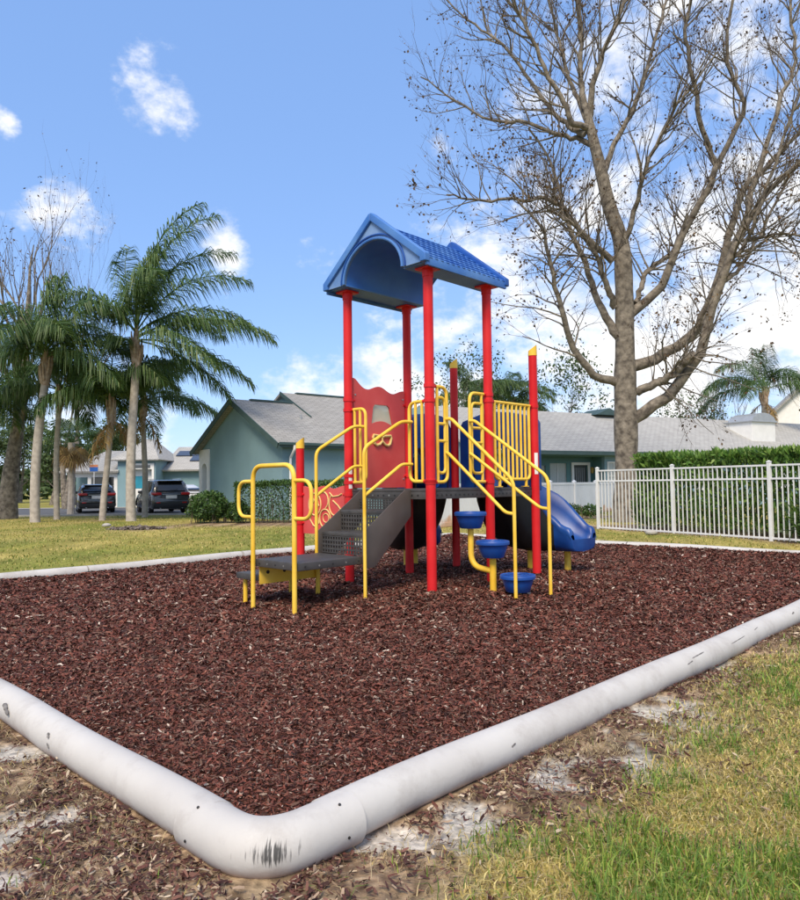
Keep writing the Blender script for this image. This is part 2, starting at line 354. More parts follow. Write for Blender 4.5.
bp = N(t, 'ShaderNodeBump'); bp.inputs['Strength'].default_value = .7; bp.inputs['Distance'].default_value = .03; L(t, n1.outputs[0], bp.inputs['Height']); L(t, bp.outputs[0], b.inputs['Normal'])
g = mesh_np('lawn', np.stack([X, Y, Z], -1).reshape(-1, 3), F, M['ground'], colors=gcol.reshape(-1, 3), smooth=True)
tag(g, 'yellowing winter lawn with bare sandy soil beside the pipe border', 'lawn', kind='structure')

# mulch bed sheet
us = np.linspace(.02, LU-.02, 240); ws = np.linspace(.02, LW-.02, 190); U, W = np.meshgrid(us, ws)
mxx = BF.x+BU.x*U+BW.x*W; myy = BF.y+BU.y*U+BW.y*W; mz = mulch_z(mxx, myy)+.014*(fbm(mxx*16, myy*16, 12)-.5)
ny, nx = U.shape; idx = np.arange(nx*ny).reshape(ny, nx)
F = np.stack([idx[:-1, :-1], idx[:-1, 1:], idx[1:, 1:], idx[1:, :-1]], -1).reshape(-1, 4)
M['mulch'] = mat('mulch_ground', (.034, .012, .008), .9, .3, 40, col2=(.13, .052, .032), bump=1.0, bscale=60, detail=8, spec=.2)
o = mesh_np('mulch_bed', np.stack([mxx, myy, mz-.012], -1).reshape(-1, 3), F, M['mulch'], smooth=True)
tag(o, 'dark red brown mulch bed under the play structure', 'mulch bed', kind='structure')

# mulch chips: real strips of bark lying at all angles
def chips(name, x, y, z, size, pal, wts, label):
    n = len(x); ln = size*rng.uniform(.5, 1.5, n); wd = ln*rng.uniform(.16, .38, n)
    an = rng.uniform(0, 2*np.pi, n); til = rng.normal(0, .33, n); rol = rng.normal(0, .55, n); bend = rng.normal(0, .22, n)
    dx = np.stack([np.cos(an)*np.cos(til), np.sin(an)*np.cos(til), np.sin(til)], -1)
    sx = np.stack([-np.sin(an)*np.cos(rol), np.cos(an)*np.cos(rol), np.sin(rol)], -1)
    up = np.cross(dx, sx); c = np.stack([x, y, z], -1)
    pts = []
    for k, (lx, wy) in enumerate([(-.5, -.4), (-.5, .4), (0, -.5), (0, .5), (.5, -.25), (.5, .3)]):
        h = (bend*ln*.5) if k in (2, 3) else 0*ln
        pts.append(c+dx*(ln*lx)[:, None]+sx*(wd*wy)[:, None]+up*h[:, None])
    V = np.stack(pts, 1).reshape(-1, 3); base = np.arange(n)[:, None]*6
    F = np.concatenate([base+np.array([[0, 2, 3, 1]]), base+np.array([[2, 4, 5, 3]])], 0)
    ci = rng.choice(len(pal), n, p=np.array(wts)/sum(wts)); col = np.array(pal)[ci]*rng.uniform(.7, 1.3, (n, 1))
    o = mesh_np(name, V, F, M['chip'], colors=np.repeat(col, 6, 0)); return tag(o, label, 'mulch', kind='stuff')
n = 900000
u = rng.uniform(.06, LU-.06, n); w = rng.uniform(.06, LW-.06, n)
x = BF.x+BU.x*u+BW.x*w; y = BF.y+BU.y*u+BW.y*w
keep = (np.abs(x) < .72*y+.6) & (rng.uniform(0, 1, n) < np.clip((4.3/np.maximum(y, .1))**1.5, .14, 1))
x, y = x[keep], y[keep]
CHIP_PAL = [(.036, .014, .011), (.090, .028, .019), (.150, .047, .033), (.135, .072, .052), (.215, .082, .056), (.29, .21, .165), (.46, .39, .33)]
chips('mulch', x, y, mulch_z(x, y)+rng.uniform(-.008, .012, len(x)), .0245*np.clip(y/3.8, 1, 2.4), CHIP_PAL, [15, 27, 26, 19, 8, 4.6, 1.6], 'loose red brown mulch chips filling the play area')
# litter of chips outside the pipe
n = 620000
x = rng.uniform(-4.0, 9, n); y = rng.uniform(1.3, 11, n); d = outside(x, y); ok = (d > .085) & (d < 2.2) & (np.abs(x) < .75*y+.5)
x, y, d = x[ok], y[ok], d[ok]
ok = rng.uniform(0, 1, len(x)) < (.03+.97*dirt_amount(x, y))*(1-.80*sand_amount(x, y))*(.22+.95*sstep(.40, .60, fbm(x*2.6, y*2.6, 91)))*np.clip(1.25-d*.55, .1, 1)*np.clip(4/y, .3, 1)
x, y = x[ok], y[ok]
chips('scattered_mulch', x, y, ground_z(x, y)+rng.uniform(.0, .026, len(x)), np.full(len(x), .028), [(.05, .020, .018), (.095, .036, .028), (.15, .07, .052), (.28, .20, .14), (.44, .36, .27)], [24, 28, 18, 12, 7], 'stray mulch chips and litter on the bare soil outside the pipe')

# grass blades
def blades(name, x, y, z, h, wid, col, lean, label):
    n = len(x); an = rng.uniform(0, 2*np.pi, n); dx = np.cos(an); dy = np.sin(an); la = rng.uniform(0, 2*np.pi, n)
    lx = np.cos(la)*lean*h; ly = np.sin(la)*lean*h
    V = np.stack([np.stack([x-dx*wid, y-dy*wid, z-.01], -1), np.stack([x+dx*wid, y+dy*wid, z-.01], -1),
                  np.stack([x+lx*.35+dx*wid*.8, y+ly*.35+dy*wid*.8, z+h*.6], -1), np.stack([x+lx*.35-dx*wid*.8, y+ly*.35-dy*wid*.8, z+h*.6], -1),
                  np.stack([x+lx+dx*wid*.12, y+ly+dy*wid*.12, z+h*.6+h*.4*np.clip(1.2-lean, .05, 1)], -1), np.stack([x+lx-dx*wid*.12, y+ly-dy*wid*.12, z+h*.6+h*.4*np.clip(1.2-lean, .05, 1)], -1)], 1).reshape(-1, 3)
    base = np.arange(n)[:, None]*6
    F = np.concatenate([base+np.array([[0, 1, 2, 3]]), base+np.array([[3, 2, 4, 5]])], 0)
    o = mesh_np(name, V, F, M['grass_blade'], colors=np.repeat(col, 6, 0)); return tag(o, label, 'grass', kind='stuff')
n = 700000
x = rng.uniform(-4, 8, n); y = rng.uniform(1.4, 9.5, n)
ok = (outside(x, y) > .16) & (np.abs(x) < .72*y+.4) & (rng.uniform(0, 1, n) < np.clip((3.6/y)**1.3, .2, 1))
x, y = x[ok], y[ok]
dm = dirt_amount(x, y); ok = rng.uniform(0, 1, len(x)) > dm*.985; x, y, dm = x[ok], y[ok], dm[ok]
green = sstep(.46, .62, fbm(x*2.4+5, y*2.4, 101)+.22*sstep(3.6, 2.3, y)*sstep(.0, .8, x)); green = green*(1-.7*dm)*(.55+.45*sstep(3.4, 2.4, y))
n = len(x); isg = rng.uniform(0, 1, n) < .12+.60*green
G = np.array([(.10, .19, .022), (.16, .25, .035), (.26, .32, .06), (.08, .15, .02)])[rng.integers(0, 4, n)]
S = np.array([(.50, .40, .14), (.40, .31, .10), (.56, .47, .20), (.34, .26, .08)])[rng.integers(0, 4, n)]
col = np.where(isg[:, None], G, S)*rng.uniform(.9, 1.45, (n, 1))
h = np.where(isg, rng.uniform(.02, .06, n)*(1+.55*green), rng.uniform(.012, .04, n))
blades('grass', x, y, ground_z(x, y), h, rng.uniform(.0018, .0036, n)*np.clip(y/3.2, 1, 2.2), col, np.where(isg, rng.uniform(.1, 1.3, n), rng.uniform(.4, 2.4, n)), 'green and straw coloured grass blades on the near lawn')
# dry straw on the soil
n = 250000; x = rng.uniform(-3.5, 7, n); y = rng.uniform(1.4, 8, n); d = outside(x, y)
ok = (d > .09) & (np.abs(x) < .72*y+.4) & (rng.uniform(0, 1, n) < np.maximum(dirt_amount(x, y)*(1-.85*sand_amount(x, y))*(.12+.6*sstep(.4, .62, fbm(x*2.6, y*2.6, 111))), .75*(1-dirt_amount(x, y)))); x, y = x[ok], y[ok]; n = len(x)
S = np.array([(.46, .36, .19), (.36, .27, .14), (.55, .46, .28), (.27, .19, .11)])[rng.integers(0, 4, n)]*rng.uniform(.7, 1.2, (n, 1))
blades('dry_straw', x, y, ground_z(x, y)+.004, rng.uniform(.012, .034, n), rng.uniform(.0012, .0026, n), S, rng.uniform(1.2, 3.2, n), 'dry straw stalks lying on the bare soil by the pipe')
# lawn behind the play area
n = 120000; x = rng.uniform(-26, 18, n); y = rng.uniform(9, 33.5, n)
ok = (outside(x, y) > .2) & (np.abs(x) < .62*y+1) & (rng.uniform(0, 1, n) < np.clip(14/y, .3, 1)); x, y = x[ok], y[ok]
dm = dirt_amount(x, y); ok = rng.uniform(0, 1, len(x)) > dm; x, y = x[ok], y[ok]; n = len(x)
green = sstep(.42, .6, fbm(x*.5+3, y*.5, 85)); isg = rng.uniform(0, 1, n) < .22+.4*green
G = np.array([(.15, .20, .03), (.21, .26, .045), (.28, .30, .065)])[rng.integers(0, 3, n)]; S = np.array([(.48, .40, .13), (.40, .33, .10), (.54, .45, .17)])[rng.integers(0, 3, n)]
col = np.where(isg[:, None], G, S)*rng.uniform(.75, 1.2, (n, 1))
blades('back_lawn_grass', x, y, ground_z(x, y), rng.uniform(.02, .055, n), rng.uniform(.006, .014, n), col, rng.uniform(.2, 1.3, n), 'short yellow green grass on the lawn behind the mulch')

# parking lot
LOT_Z = .004
p = [on_ground(-260, 33.7), on_ground(200, 33.7), on_ground(222, 47), on_ground(-330, 47)]
m = MB(); zz = float(ground_z(np.array([0.]), np.array([40.]))[0])+.012
m.add([(q.x, q.y, zz) for q in p], [(0, 1, 2, 3)]); o = m.build('parking_lot', M['asphalt'], smooth=0); tag(o, 'grey asphalt parking strip where the cars stand', 'parking lot', kind='structure')
m = MB(); m.beam((p[0].x, 33.62, zz), (p[1].x, 33.62, zz), .15, .16); o = m.build('kerb', M['concrete'], bevel=.02); tag(o, 'pale concrete kerb along the parking strip', 'kerb', kind='structure')
m = MB(); a = [on_ground(-20, 47.2), on_ground(130, 47.2), on_ground(130, 48.7), on_ground(-20, 48.7)]
m.add([(q.x, q.y, zz+.006) for q in a], [(0, 1, 2, 3)]); o = m.build('walkway', M['concrete'], smooth=0); tag(o, 'pale concrete walkway before the far house', 'path', kind='structure')

# ------------------------------------------------------------------ pipe border
M['pipe'] = mat('white_pipe', (.47, .455, .44), .62, .05, 1.6, col2=(.54, .53, .515), spec=.3, bump=.08, bscale=25)
def pipe_material():
    m = M['pipe']; t = m.node_tree; b = t.nodes['Principled BSDF']; src = b.inputs['Base Color'].links[0].from_socket
    tcn = N(t, 'ShaderNodeTexCoord')
    # grey grime smears
    nz = N(t, 'ShaderNodeTexNoise'); nz.inputs['Scale'].default_value = 3.1; nz.inputs['Detail'].default_value = 9; nz.inputs['Roughness'].default_value = .7; L(t, tcn.outputs['Object'], nz.inputs[0])
    r = N(t, 'ShaderNodeValToRGB'); L(t, nz.outputs[0], r.inputs[0]); r.color_ramp.elements[0].position = .50; r.color_ramp.elements[0].color = (0, 0, 0, 1); r.color_ramp.elements[1].position = .80; r.color_ramp.elements[1].color = (.75, .75, .75, 1)
    mx1 = N(t, 'ShaderNodeMixRGB'); L(t, r.outputs[0], mx1.inputs[0]); L(t, src, mx1.inputs[1]); mx1.inputs[2].default_value = (.30, .27, .25, 1)
    # red brown soil splash low on the pipe, broken up by noise
    sp = N(t, 'ShaderNodeSeparateXYZ'); L(t, tcn.outputs['Object'], sp.inputs[0])
    nz2 = N(t, 'ShaderNodeTexNoise'); nz2.inputs['Scale'].default_value = 9; nz2.inputs['Detail'].default_value = 6; L(t, tcn.outputs['Object'], nz2.inputs[0])
    ad = N(t, 'ShaderNodeMath', operation='MULTIPLY_ADD'); L(t, nz2.outputs[0], ad.inputs[0]); ad.inputs[1].default_value = .07; L(t, sp.outputs[2], ad.inputs[2])
    mr = N(t, 'ShaderNodeMapRange'); L(t, ad.outputs[0], mr.inputs[0]); mr.inputs[1].default_value = -.02; mr.inputs[2].default_value = -.075; mr.inputs[3].default_value = 0; mr.inputs[4].default_value = .6
    mx2 = N(t, 'ShaderNodeMixRGB'); L(t, mr.outputs[0], mx2.inputs[0]); L(t, mx1.outputs[0], mx2.inputs[1]); mx2.inputs[2].default_value = (.36, .22, .18, 1)
    L(t, mx2.outputs[0], b.inputs['Base Color'])
pipe_material()
border = thing('pipe_border', (0, 0, 0), 0, 'long white plastic pipe edging around the mulch, scuffed at its near corner', 'border')
PR = .098; PZ = -.032
def bpt(u, w): return Vector((BF.x+BU.x*u+BW.x*w, BF.y+BU.y*u+BW.y*w, 0))
corners = [bpt(0, 0), bpt(LU, 0), bpt(LU, LW), bpt(0, LW)]
def edge_z(p):
    return PZ + .02*float(sstep(8, 16, np.array(p.y)))
for i in range(4):
    A = corners[i]; B = corners[(i+1) % 4]; d = (B-A).normalized(); Ln = (B-A).length; e = .30
    k = [1, 2, 4, 1][i]; seg = (Ln-2*e)/k
    for j in range(k):
        s0 = e+j*seg+(.012 if j else 0); s1 = e+(j+1)*seg-(.012 if j < k-1 else 0)
        if i == 2 and j == 2: s0 += .03
        pts = []
        for q in range(49):
            s = s0+(s1-s0)*q/48; p = A+d*s; sd = Vector((-d.y, d.x, 0))
            wob = .018*math.sin(s*1.1+i*2.0)+.010*math.sin(s*2.7+i); pts.append((p.x+sd.x*wob, p.y+sd.y*wob, edge_z(p)+.006*math.sin(s*1.9+i)))
        MB().tube(pts, PR, 28).build('pipe_section', M['pipe'], border)
def elbow(A, d1, d2, material, nm='elbow'):
    pts = fillet([A+d1*.42, A, A+d2*.42], .26, 12)
    pts = [(p.x, p.y, edge_z(A)) for p in pts]
    return MB().tube(pts, [PR+.004]*len(pts), 32).build(nm, material, border)
# scuffed elbow material: dark scrape strokes where the mower rubs
ms = M['pipe'].copy(); ms.name = 'scuffed_pipe'; t = ms.node_tree; b = t.nodes['Principled BSDF']; src = b.inputs['Base Color'].links[0].from_socket
tcn = N(t, 'ShaderNodeTexCoord'); mp = N(t, 'ShaderNodeMapping'); L(t, tcn.outputs['Object'], mp.inputs[0])
SC = Vector((-.455, 2.55, -.012))
mp.inputs['Location'].default_value = (0, 0, 0); mp.inputs['Rotation'].default_value = (0, R(-22), 0); mp.inputs['Scale'].default_value = (120, 3, 7)
nz = N(t, 'ShaderNodeTexNoise'); nz.inputs['Scale'].default_value = 1.0; nz.inputs['Detail'].default_value = 5; nz.inputs['Roughness'].default_value = .7; L(t, mp.outputs[0], nz.inputs[0])
dst = N(t, 'ShaderNodeVectorMath', operation='SUBTRACT'); L(t, tcn.outputs['Object'], dst.inputs[0]); dst.inputs[1].default_value = SC
scl = N(t, 'ShaderNodeVectorMath', operation='MULTIPLY'); L(t, dst.outputs[0], scl.inputs[0]); scl.inputs[1].default_value = (1/.175, 1/.4, 1/.068)
ln = N(t, 'ShaderNodeVectorMath', operation='LENGTH'); L(t, scl.outputs[0], ln.inputs[0])
mr = N(t, 'ShaderNodeMapRange'); L(t, ln.outputs['Value'], mr.inputs[0]); mr.inputs[1].default_value = .25; mr.inputs[2].default_value = 1.15; mr.inputs[3].default_value = .115; mr.inputs[4].default_value = -.22
ad = N(t, 'ShaderNodeMath', operation='ADD'); L(t, nz.outputs[0], ad.inputs[0]); L(t, mr.outputs[0], ad.inputs[1])
r = N(t, 'ShaderNodeMapRange', interpolation_type='SMOOTHSTEP'); L(t, ad.outputs[0], r.inputs[0]); r.inputs[1].default_value = .53; r.inputs[2].default_value = .68; r.inputs[4].default_value = .93
mxs = N(t, 'ShaderNodeMixRGB'); L(t, r.outputs[0], mxs.inputs[0]); L(t, src, mxs.inputs[1]); mxs.inputs[2].default_value = (.045, .045, .045, 1); L(t, mxs.outputs[0], b.inputs['Base Color'])
U3 = Vector((BU.x, BU.y, 0)); W3 = Vector((BW.x, BW.y, 0))
elbow(corners[0], U3, W3, ms); elbow(corners[1], -U3, W3, M['pipe']); elbow(corners[2], -U3, -W3, M['pipe']); elbow(corners[3], U3, -W3, M['pipe'])
# screw heads on the near elbow and scrape marks on the right-hand run
for s, dv, pv in [(.33, U3, -W3), (.33, W3, -U3)]:
    for an in (R(62), R(-8)):
        c = corners[0]+dv*s; q = Vector((c.x, c.y, PZ))+pv*math.cos(an)*(PR+.006)+Vector((0, 0, math.sin(an)*(PR+.006)))
        nrm_ = (pv*math.cos(an)+Vector((0, 0, math.sin(an)))).normalized(); a1 = dv; a2 = nrm_.cross(a1)
        MB().lathe([(.0055, -.003), (.0055, .002), (.004, .003)], q, 10, (a1, a2, nrm_)).build('screw', M['black'], border)
M['scrape'] = mat('scrape_mark', (.16, .15, .145), .8, .4, 30)
for (u0, ang, ln_, wd_) in [(3.55, 40, .22, .010), (4.25, 30, .34, .008), (3.45, 25, .1, .008), (4.85, 40, .12, .006), (5.9, 35, .09, .02), (6.6, 55, .07, .015), (1.4, 15, .04, .012)]:
    pts = []
    for k in range(8):
        tt = k/7; an = R(ang+6*tt); c = bpt(u0+ln_*tt, 0); s_ = math.sin((u0+ln_*tt)*1.1)*.018+.010*math.sin((u0+ln_*tt)*2.7)
        sd = Vector((-BU.y, BU.x, 0)); q = Vector((c.x, c.y, edge_z(c)+.006*math.sin((u0+ln_*tt)*1.9)))+sd*s_-W3*math.cos(an)*(PR-wd_*.3+.001)+Vector((0, 0, math.sin(an)*(PR-wd_*.3+.001))); pts.append(q)
    MB().tube(pts, [wd_*.15]+[wd_*random.uniform(.35, .6) for _ in range(6)]+[wd_*.15], 6).build('scrape_mark', M['scrape'], border)
for (w0, ang, ln_, wd_) in [(2.45, 40, .07, .028), (2.38, 28, .05, .02), (1.75, 35, .025, .012), (1.72, 8, .02, .009)]:
    pts = []
    for k in range(6):
        tt = k/5; an = R(ang-14*tt); c = bpt(0, w0-ln_*tt); q = Vector((c.x, c.y, PZ))-U3*math.cos(an)*(PR-wd_*.3)+Vector((0, 0, math.sin(an)*(PR-wd_*.3))); pts.append(q)
    MB().tube(pts, [wd_*.15]+[wd_*random.uniform(.35, .55) for _ in range(4)]+[wd_*.15], 6).build('scrape_mark', M['scrape'], border)


# ------------------------------------------------------------------ play structure (local axes: x = towards the pods, y = towards the slides)
play = thing('play_structure', (PC.x, PC.y, 0), math.atan2(PA.y, PA.x), 'red, yellow and blue playground tower with gabled roof, stairs and two slides on the mulch', 'playground')
HA, HB, B2 = .735, .575, 1.625          # half deck, second deck end
def pm(x, y):                            # mulch height under a local point
    wx = PC.x+PA.x*x+PB.x*y; wy = PC.y+PA.y*x+PB.y*y; return float(mulch_z(np.array([wx]), np.array([wy]))[0])
DZ = 1.22; PRAD = .060
YEL, RED = M['yellow'], M['red']
def post(x, y, top, cap=False, sockets=False):
    o = MB().tube([(x, y, -.4), (x, y, top)], PRAD, 24).build('post', RED, play)
    if cap:
        m = MB(); n = 24
        for k in range(n):
            an = 2*math.pi*k/n; m.v.append((x+math.cos(an)*.064, y+math.sin(an)*.064, top-.015))
        for k in range(n):
            an = 2*math.pi*k/n; m.v.append((x+math.cos(an)*.060, y+math.sin(an)*.060, top+.10+.045*math.cos(an-R(45))))
        m.f = [tuple(range(n))[::-1], tuple(range(n, 2*n))]+[(k, (k+1) % n, n+(k+1) % n, n+k) for k in range(n)]
        m.build('cap', YEL, o)
    if sockets:
        MB().tube([(x, y, top-.14), (x, y, top)], PRAD+.008, 24).build('collar', RED, o)
    return o
P1, P3, P2, P4, P5, P6 = (-HA, -HB), (HA, -HB), (-HA, HB), (HA, HB), (-HA, B2), (HA, B2)
posts = {}
for nm, p in (('1', P1), ('2', P2), ('3', P3), ('4', P4)): posts[nm] = post(*p, 3.92, sockets=True)
for nm, p in (('5', P5), ('6', P6)): posts[nm] = post(*p, 3.10, cap=True)
P0 = (-HA-1.06, -HB); posts['0'] = post(*P0, 1.83, cap=True)
posts['0']['label'] = 'short red post with a yellow cap beside the low panel'
# maker's stickers on two posts, and pad locks
for (px_, py_), z, an, h in [((HA, B2), 1.55, R(-35), .30), (P1, 1.36, R(-20), .26)]:
    m = MB(); n = 8
    for zz_ in (z-h/2, z+h/2):
        for k in range(n+1):
            a_ = an+R(-24+48*k/n); m.v.append((px_+math.cos(a_)*(PRAD+.0025), py_+math.sin(a_)*(PRAD+.0025), zz_))
    m.f = [(k, k+1, n+2+k, n+1+k) for k in range(n)]
    m.build('sticker', M['sticker'], play)
# clamps: red collar with a lug
def clamp(x, y, z, dx, dy):
    m = MB(); m.tube([(x, y, z-.022), (x, y, z+.022)], PRAD+.009, 16); m.tube([(x, y, z), (x+dx*.105, y+dy*.105, z)], .022, 10)
    return m.build('clamp', RED, play)
# decks
def deck(x0, x1, y0, y1):
    o = MB().b2(x0, x1, y0, y1, DZ-.035, DZ).build('deck', M['vinyl_dark'], play, bevel=.008)
    t_ = .012
    for (a0, a1, b0, b1) in [(x0, x1, y0, y0+t_), (x0, x1, y1-t_, y1), (x0, x0+t_, y0+t_, y1-t_), (x1-t_, x1, y0+t_, y1-t_)]:
        MB().b2(a0, a1, b0, b1, DZ-.125, DZ-.036).build('deck_rim', M['vinyl_dark'], o, bevel=.003)
    k = 0
    L_ = y1-y0
    while .14+k*.085 < L_-.1:
        for xx, sx in ((x1, 1), (x0, -1)):
            MB().lathe([(.013, -.002), (.013, .003)], (xx, y0+.14+k*.085, DZ-.08), 8, (Vector((0, 1, 0)), Vector((0, 0, 1)), Vector((sx, 0, 0)))).build('rim_hole', M['black'], o)
        k += 1
    k = 0
    while .14+k*.1 < (x1-x0)-.1:
        MB().lathe([(.013, -.002), (.013, .003)], (x0+.14+k*.1, y0, DZ-.08), 8, (Vector((1, 0, 0)), Vector((0, 0, 1)), Vector((0, -1, 0)))).build('rim_hole', M['black'] if k % 3 else M['steel'], o)
        k += 1
deck(-HA+.02, HA-.02, -HB, HB-.004); deck(-HA+.02, HA-.02, HB+.004, B2)

# ---- stairs
SW = .40; NR = 3; PZt = .46; RISE = (DZ-PZt)/NR; YD = -HB
st = MB()
stair = None
for k in range(1, NR):                                 # treads below the deck
    z = DZ-k*RISE; y1 = YD-.13-(k-1)*.30; y0 = y1-.32
    o = MB().b2(-SW+.012, SW-.012, y0, y1, z-.045, z).build('tread', M['vinyl_dark'], play, bevel=.008)
    for q in range(6):
        MB().b2(-SW+.05, SW-.05, y0+.03+q*.045, y0+.05+q*.045, z, z+.004).build('grip', M['vinyl_dark'], o)
def riser(y, z0, z1):
    """perforated riser plate: a lattice with real holes"""
    m = MB(); nx_, nz_ = 16, 4; w = 2*SW-.026; cw = w/nx_; ch = (z1-z0)/nz_; x0 = -SW+.013
    for i in range(nx_+1): m.b2(x0+i*cw-cw*.24, x0+i*cw+cw*.24, y-.004, y+.004, z0, z1) if 0 < i < nx_ else None
    m.b2(x0, x0+cw*.26, y-.004, y+.004, z0, z1); m.b2(x0+w-cw*.26, x0+w, y-.004, y+.004, z0, z1)
    for j in range(nz_+1):
        zc = z0+j*ch; m.b2(x0, x0+w, y-.0055, y+.0055, max(z0, zc-ch*.2), min(z1, zc+ch*.2))
    return m.build('riser', M['vinyl_dark'], play)
riser(YD-.125, DZ-RISE+.002, DZ-.125)
riser(YD-.445, DZ-2*RISE+.002, DZ-RISE-.046)
riser(YD-.745, PZt+.002, DZ-2*RISE-.046)
for sx in (-1, 1):                                     # stringers: sloped plates
    poly = [(YD+.0, DZ-.01), (YD-.10, DZ-.01), (YD-.80, PZt+.27), (YD-.80, PZt-.14), (YD-.62, PZt-.14), (YD+.0, DZ-.33)]
    m = MB(); m.prism(poly, (sx*SW-.006, 0, 0), (0, 1, 0), (0, 0, 1), (.012, 0, 0)); m.build('stringer', M['stringer'], play, bevel=.003)
# ---- transfer platform and low step
YP0, YP1 = -2.30, YD-.80
o = MB().b2(-SW+.02, SW+.0, YP0, YP1-.004, PZt-.085, PZt).build('platform', M['vinyl_dark'], play, bevel=.012)
for k in range(5):
    MB().lathe([(.011, -.002), (.011, .003)], (-SW+.10+k*.15, YP0, PZt-.045), 8, (Vector((1, 0, 0)), Vector((0, 0, 1)), Vector((0, -1, 0)))).build('bolt', M['steel'] if k % 2 else M['black'], o)
    MB().lathe([(.011, -.002), (.011, .003)], (SW, YP0+.10+k*.19, PZt-.045), 8, (Vector((0, 1, 0)), Vector((0, 0, 1)), Vector((1, 0, 0)))).build('bolt', M['steel'] if k % 2 else M['black'], o)
o = MB().b2(-SW+.022, -SW+.034, YP0+.05, YP1-.02, .17, PZt-.087).build('skirt', YEL, play, bevel=.002)
for k in range(4):
    MB().lathe([(.022, -.003), (.022, .004), (.010, .008)], (-SW+.034, YP0+.16+k*.23, .30), 10, (Vector((0, 1, 0)), Vector((0, 0, 1)), Vector((1, 0, 0)))).build('bolt', M['black'], o)
for (x, y) in [(-SW+.06, YP1-.06)]:
    MB().tube([(x, y, -.3), (x, y, PZt-.087)], .028, 12).build('platform_leg', YEL, play)
o = MB().b2(-.83, -SW+.018, YP0+.04, YP0+.86, .205, .275).build('low_step', M['vinyl_dark'], play, bevel=.010)
for (x, y) in [(-.76, YP0+.12), (-.76, YP0+.78)]:
    MB().tube([(x, y, -.3), (x, y, .205)], .026, 12).build('step_leg', YEL, o)
# ---- hoop with side loops at the platform front
TR = .021
hy = YP0-.035; hx0, hx1 = -SW+.03, SW-.01
o = MB().tube(fillet([(hx0, hy, -.35), (hx0, hy, 1.50), (hx1, hy, 1.50), (hx1, hy, -.35)], .17, 8), .026, 14).build('grab_hoop', YEL, play)
MB().tube(fillet([(hx0, hy, 1.33), (hx0-.29, hy, 1.33), (hx0-.29, hy, .93), (hx0, hy, .93)], .15, 8), TR, 12).build('side_loop', YEL, o)
MB().tube(fillet([(hx1, hy, 1.33), (hx1+.29, hy, 1.33), (hx1+.29, hy, .93), (hx1, hy, .93)], .15, 8), TR, 12).build('side_loop', YEL, o)
# ---- stair handrails
def handrail(x, ybot, ytop, zup0, zlow0, zup1, zlow1, zfoot, nm='stair_handrail'):
    o = MB().tube(fillet([(x, ybot, zfoot), (x, ybot, zup0), (x, ytop-.16, zup1), (x, ytop+.02, zup1)], .09, 6), TR, 12).build(nm, YEL, play)
    MB().tube(fillet([(x, ybot, zlow0), (x, ytop-.16, zlow1), (x, ytop+.02, zlow1)], .06, 5), TR*.95, 12).build('lower_rail', YEL, o)
    return o
handrail(SW+.035, YD-.80, YD-.02, 1.70, 1.15, 2.04, 1.52, -.35)
handrail(-SW-.035, YD-.80, YD-.02, 1.70, 1.15, 2.04, 1.52, PZt-.1)
# ---- loop barriers beside the openings
def loop_barrier(p, dx, dy, w, z0, z1, bars, inner=False):
    x, y = p; s = .11
    A = lambda d, z: (x+dx*d, y+dy*d, z)
    o = MB().tube(fillet([A(s-.01, z1), A(s+w, z1), A(s+w, z0), A(s-.01, z0)], .11, 6), TR, 12).build('loop_barrier', YEL, play)
    for k in range(bars):
        d = s+w*(k+.15)/(bars+.15)
        MB().tube([A(d, z0), A(d, z1)], TR*.9, 10).build('bar', YEL, o)
    if inner:
        MB().tube(fillet([A(s+.02, z1-.13), A(s+w-.035, z1-.13), A(s+w-.035, z0+.11), A(s+.02, z0+.11), A(s+.02, z1-.13)], .08, 5), TR*.9, 10).build('inner_loop', YEL, o)
        for zq in (z1-.45, z0+.5): MB().tube([A(s+.02, zq), A(s+w, zq)], TR*.9, 10).build('bar', YEL, o)
    clamp(x, y, z0, dx, dy); clamp(x, y, z1, dx, dy)
loop_barrier(P3, -1, 0, .23, 1.31, 2.28, 2)
loop_barrier(P1, 1, 0, .23, 1.31, 2.28, 2)
loop_barrier(P3, 0, 1, .20, 1.30, 2.46, 1, True)
loop_barrier(P4, 0, -1, .28, 1.30, 2.44, 1, True)
# ---- pod climber handrails
def pod_rail(y0, y1, xb, zu0, zl0):
    o = MB().tube(fillet([(HA+.02, y0, 2.07), (HA+.10, y0, 2.07), (xb, y1, zu0), (xb, y1, -.35)], .10, 6), TR, 12).build('pod_handrail', YEL, play)
    MB().tube(fillet([(HA+.02, y0, 1.66), (HA+.06, y0, 1.64), (xb-.12, y1, zl0), (xb, y1, zl0-.01)], .07, 5), TR*.95, 12).build('lower_rail', YEL, o)
pod_rail(-.30, -.27, 1.72, 1.30, .94)
pod_rail(.15, .28, 1.82, 1.34, .98)
# ---- stepping pods
def pod(x, y, z, r):
    m = MB(); n = 28
    prof = [(r*.60, -.20), (r*.66, -.195), (r*.82, -.10), (r*.90, -.055), (r*.93, -.05), (r*1.0, -.045), (r*1.01, -.02), (r*.985, -.004), (r*.94, 0), (r*.90, -.006)]
    m.lathe(prof, (x, y, z), n); o = m.build('stepping_pod', M['blue'], play, smooth=50)
    for k in range(3):
        MB().tube([(x+math.cos(a_)*r*(.28+.2*k), y+math.sin(a_)*r*(.28+.2*k), z-.003) for a_ in [2*math.pi*i/20 for i in range(20)]], .006, 6, closed=True).build('tread_ring', M['blue'], o)
    return o
pod(.95, -.10, .935, .195); pod(1.27, -.09, .60, .20); pod(1.60, -.06, .225, .205)
MB().tube(fillet([(.95, -.10, .75), (.95, -.10, .28), (1.27, -.09, .24)], .22, 8), .036, 14).build('pod_arm', YEL, play)
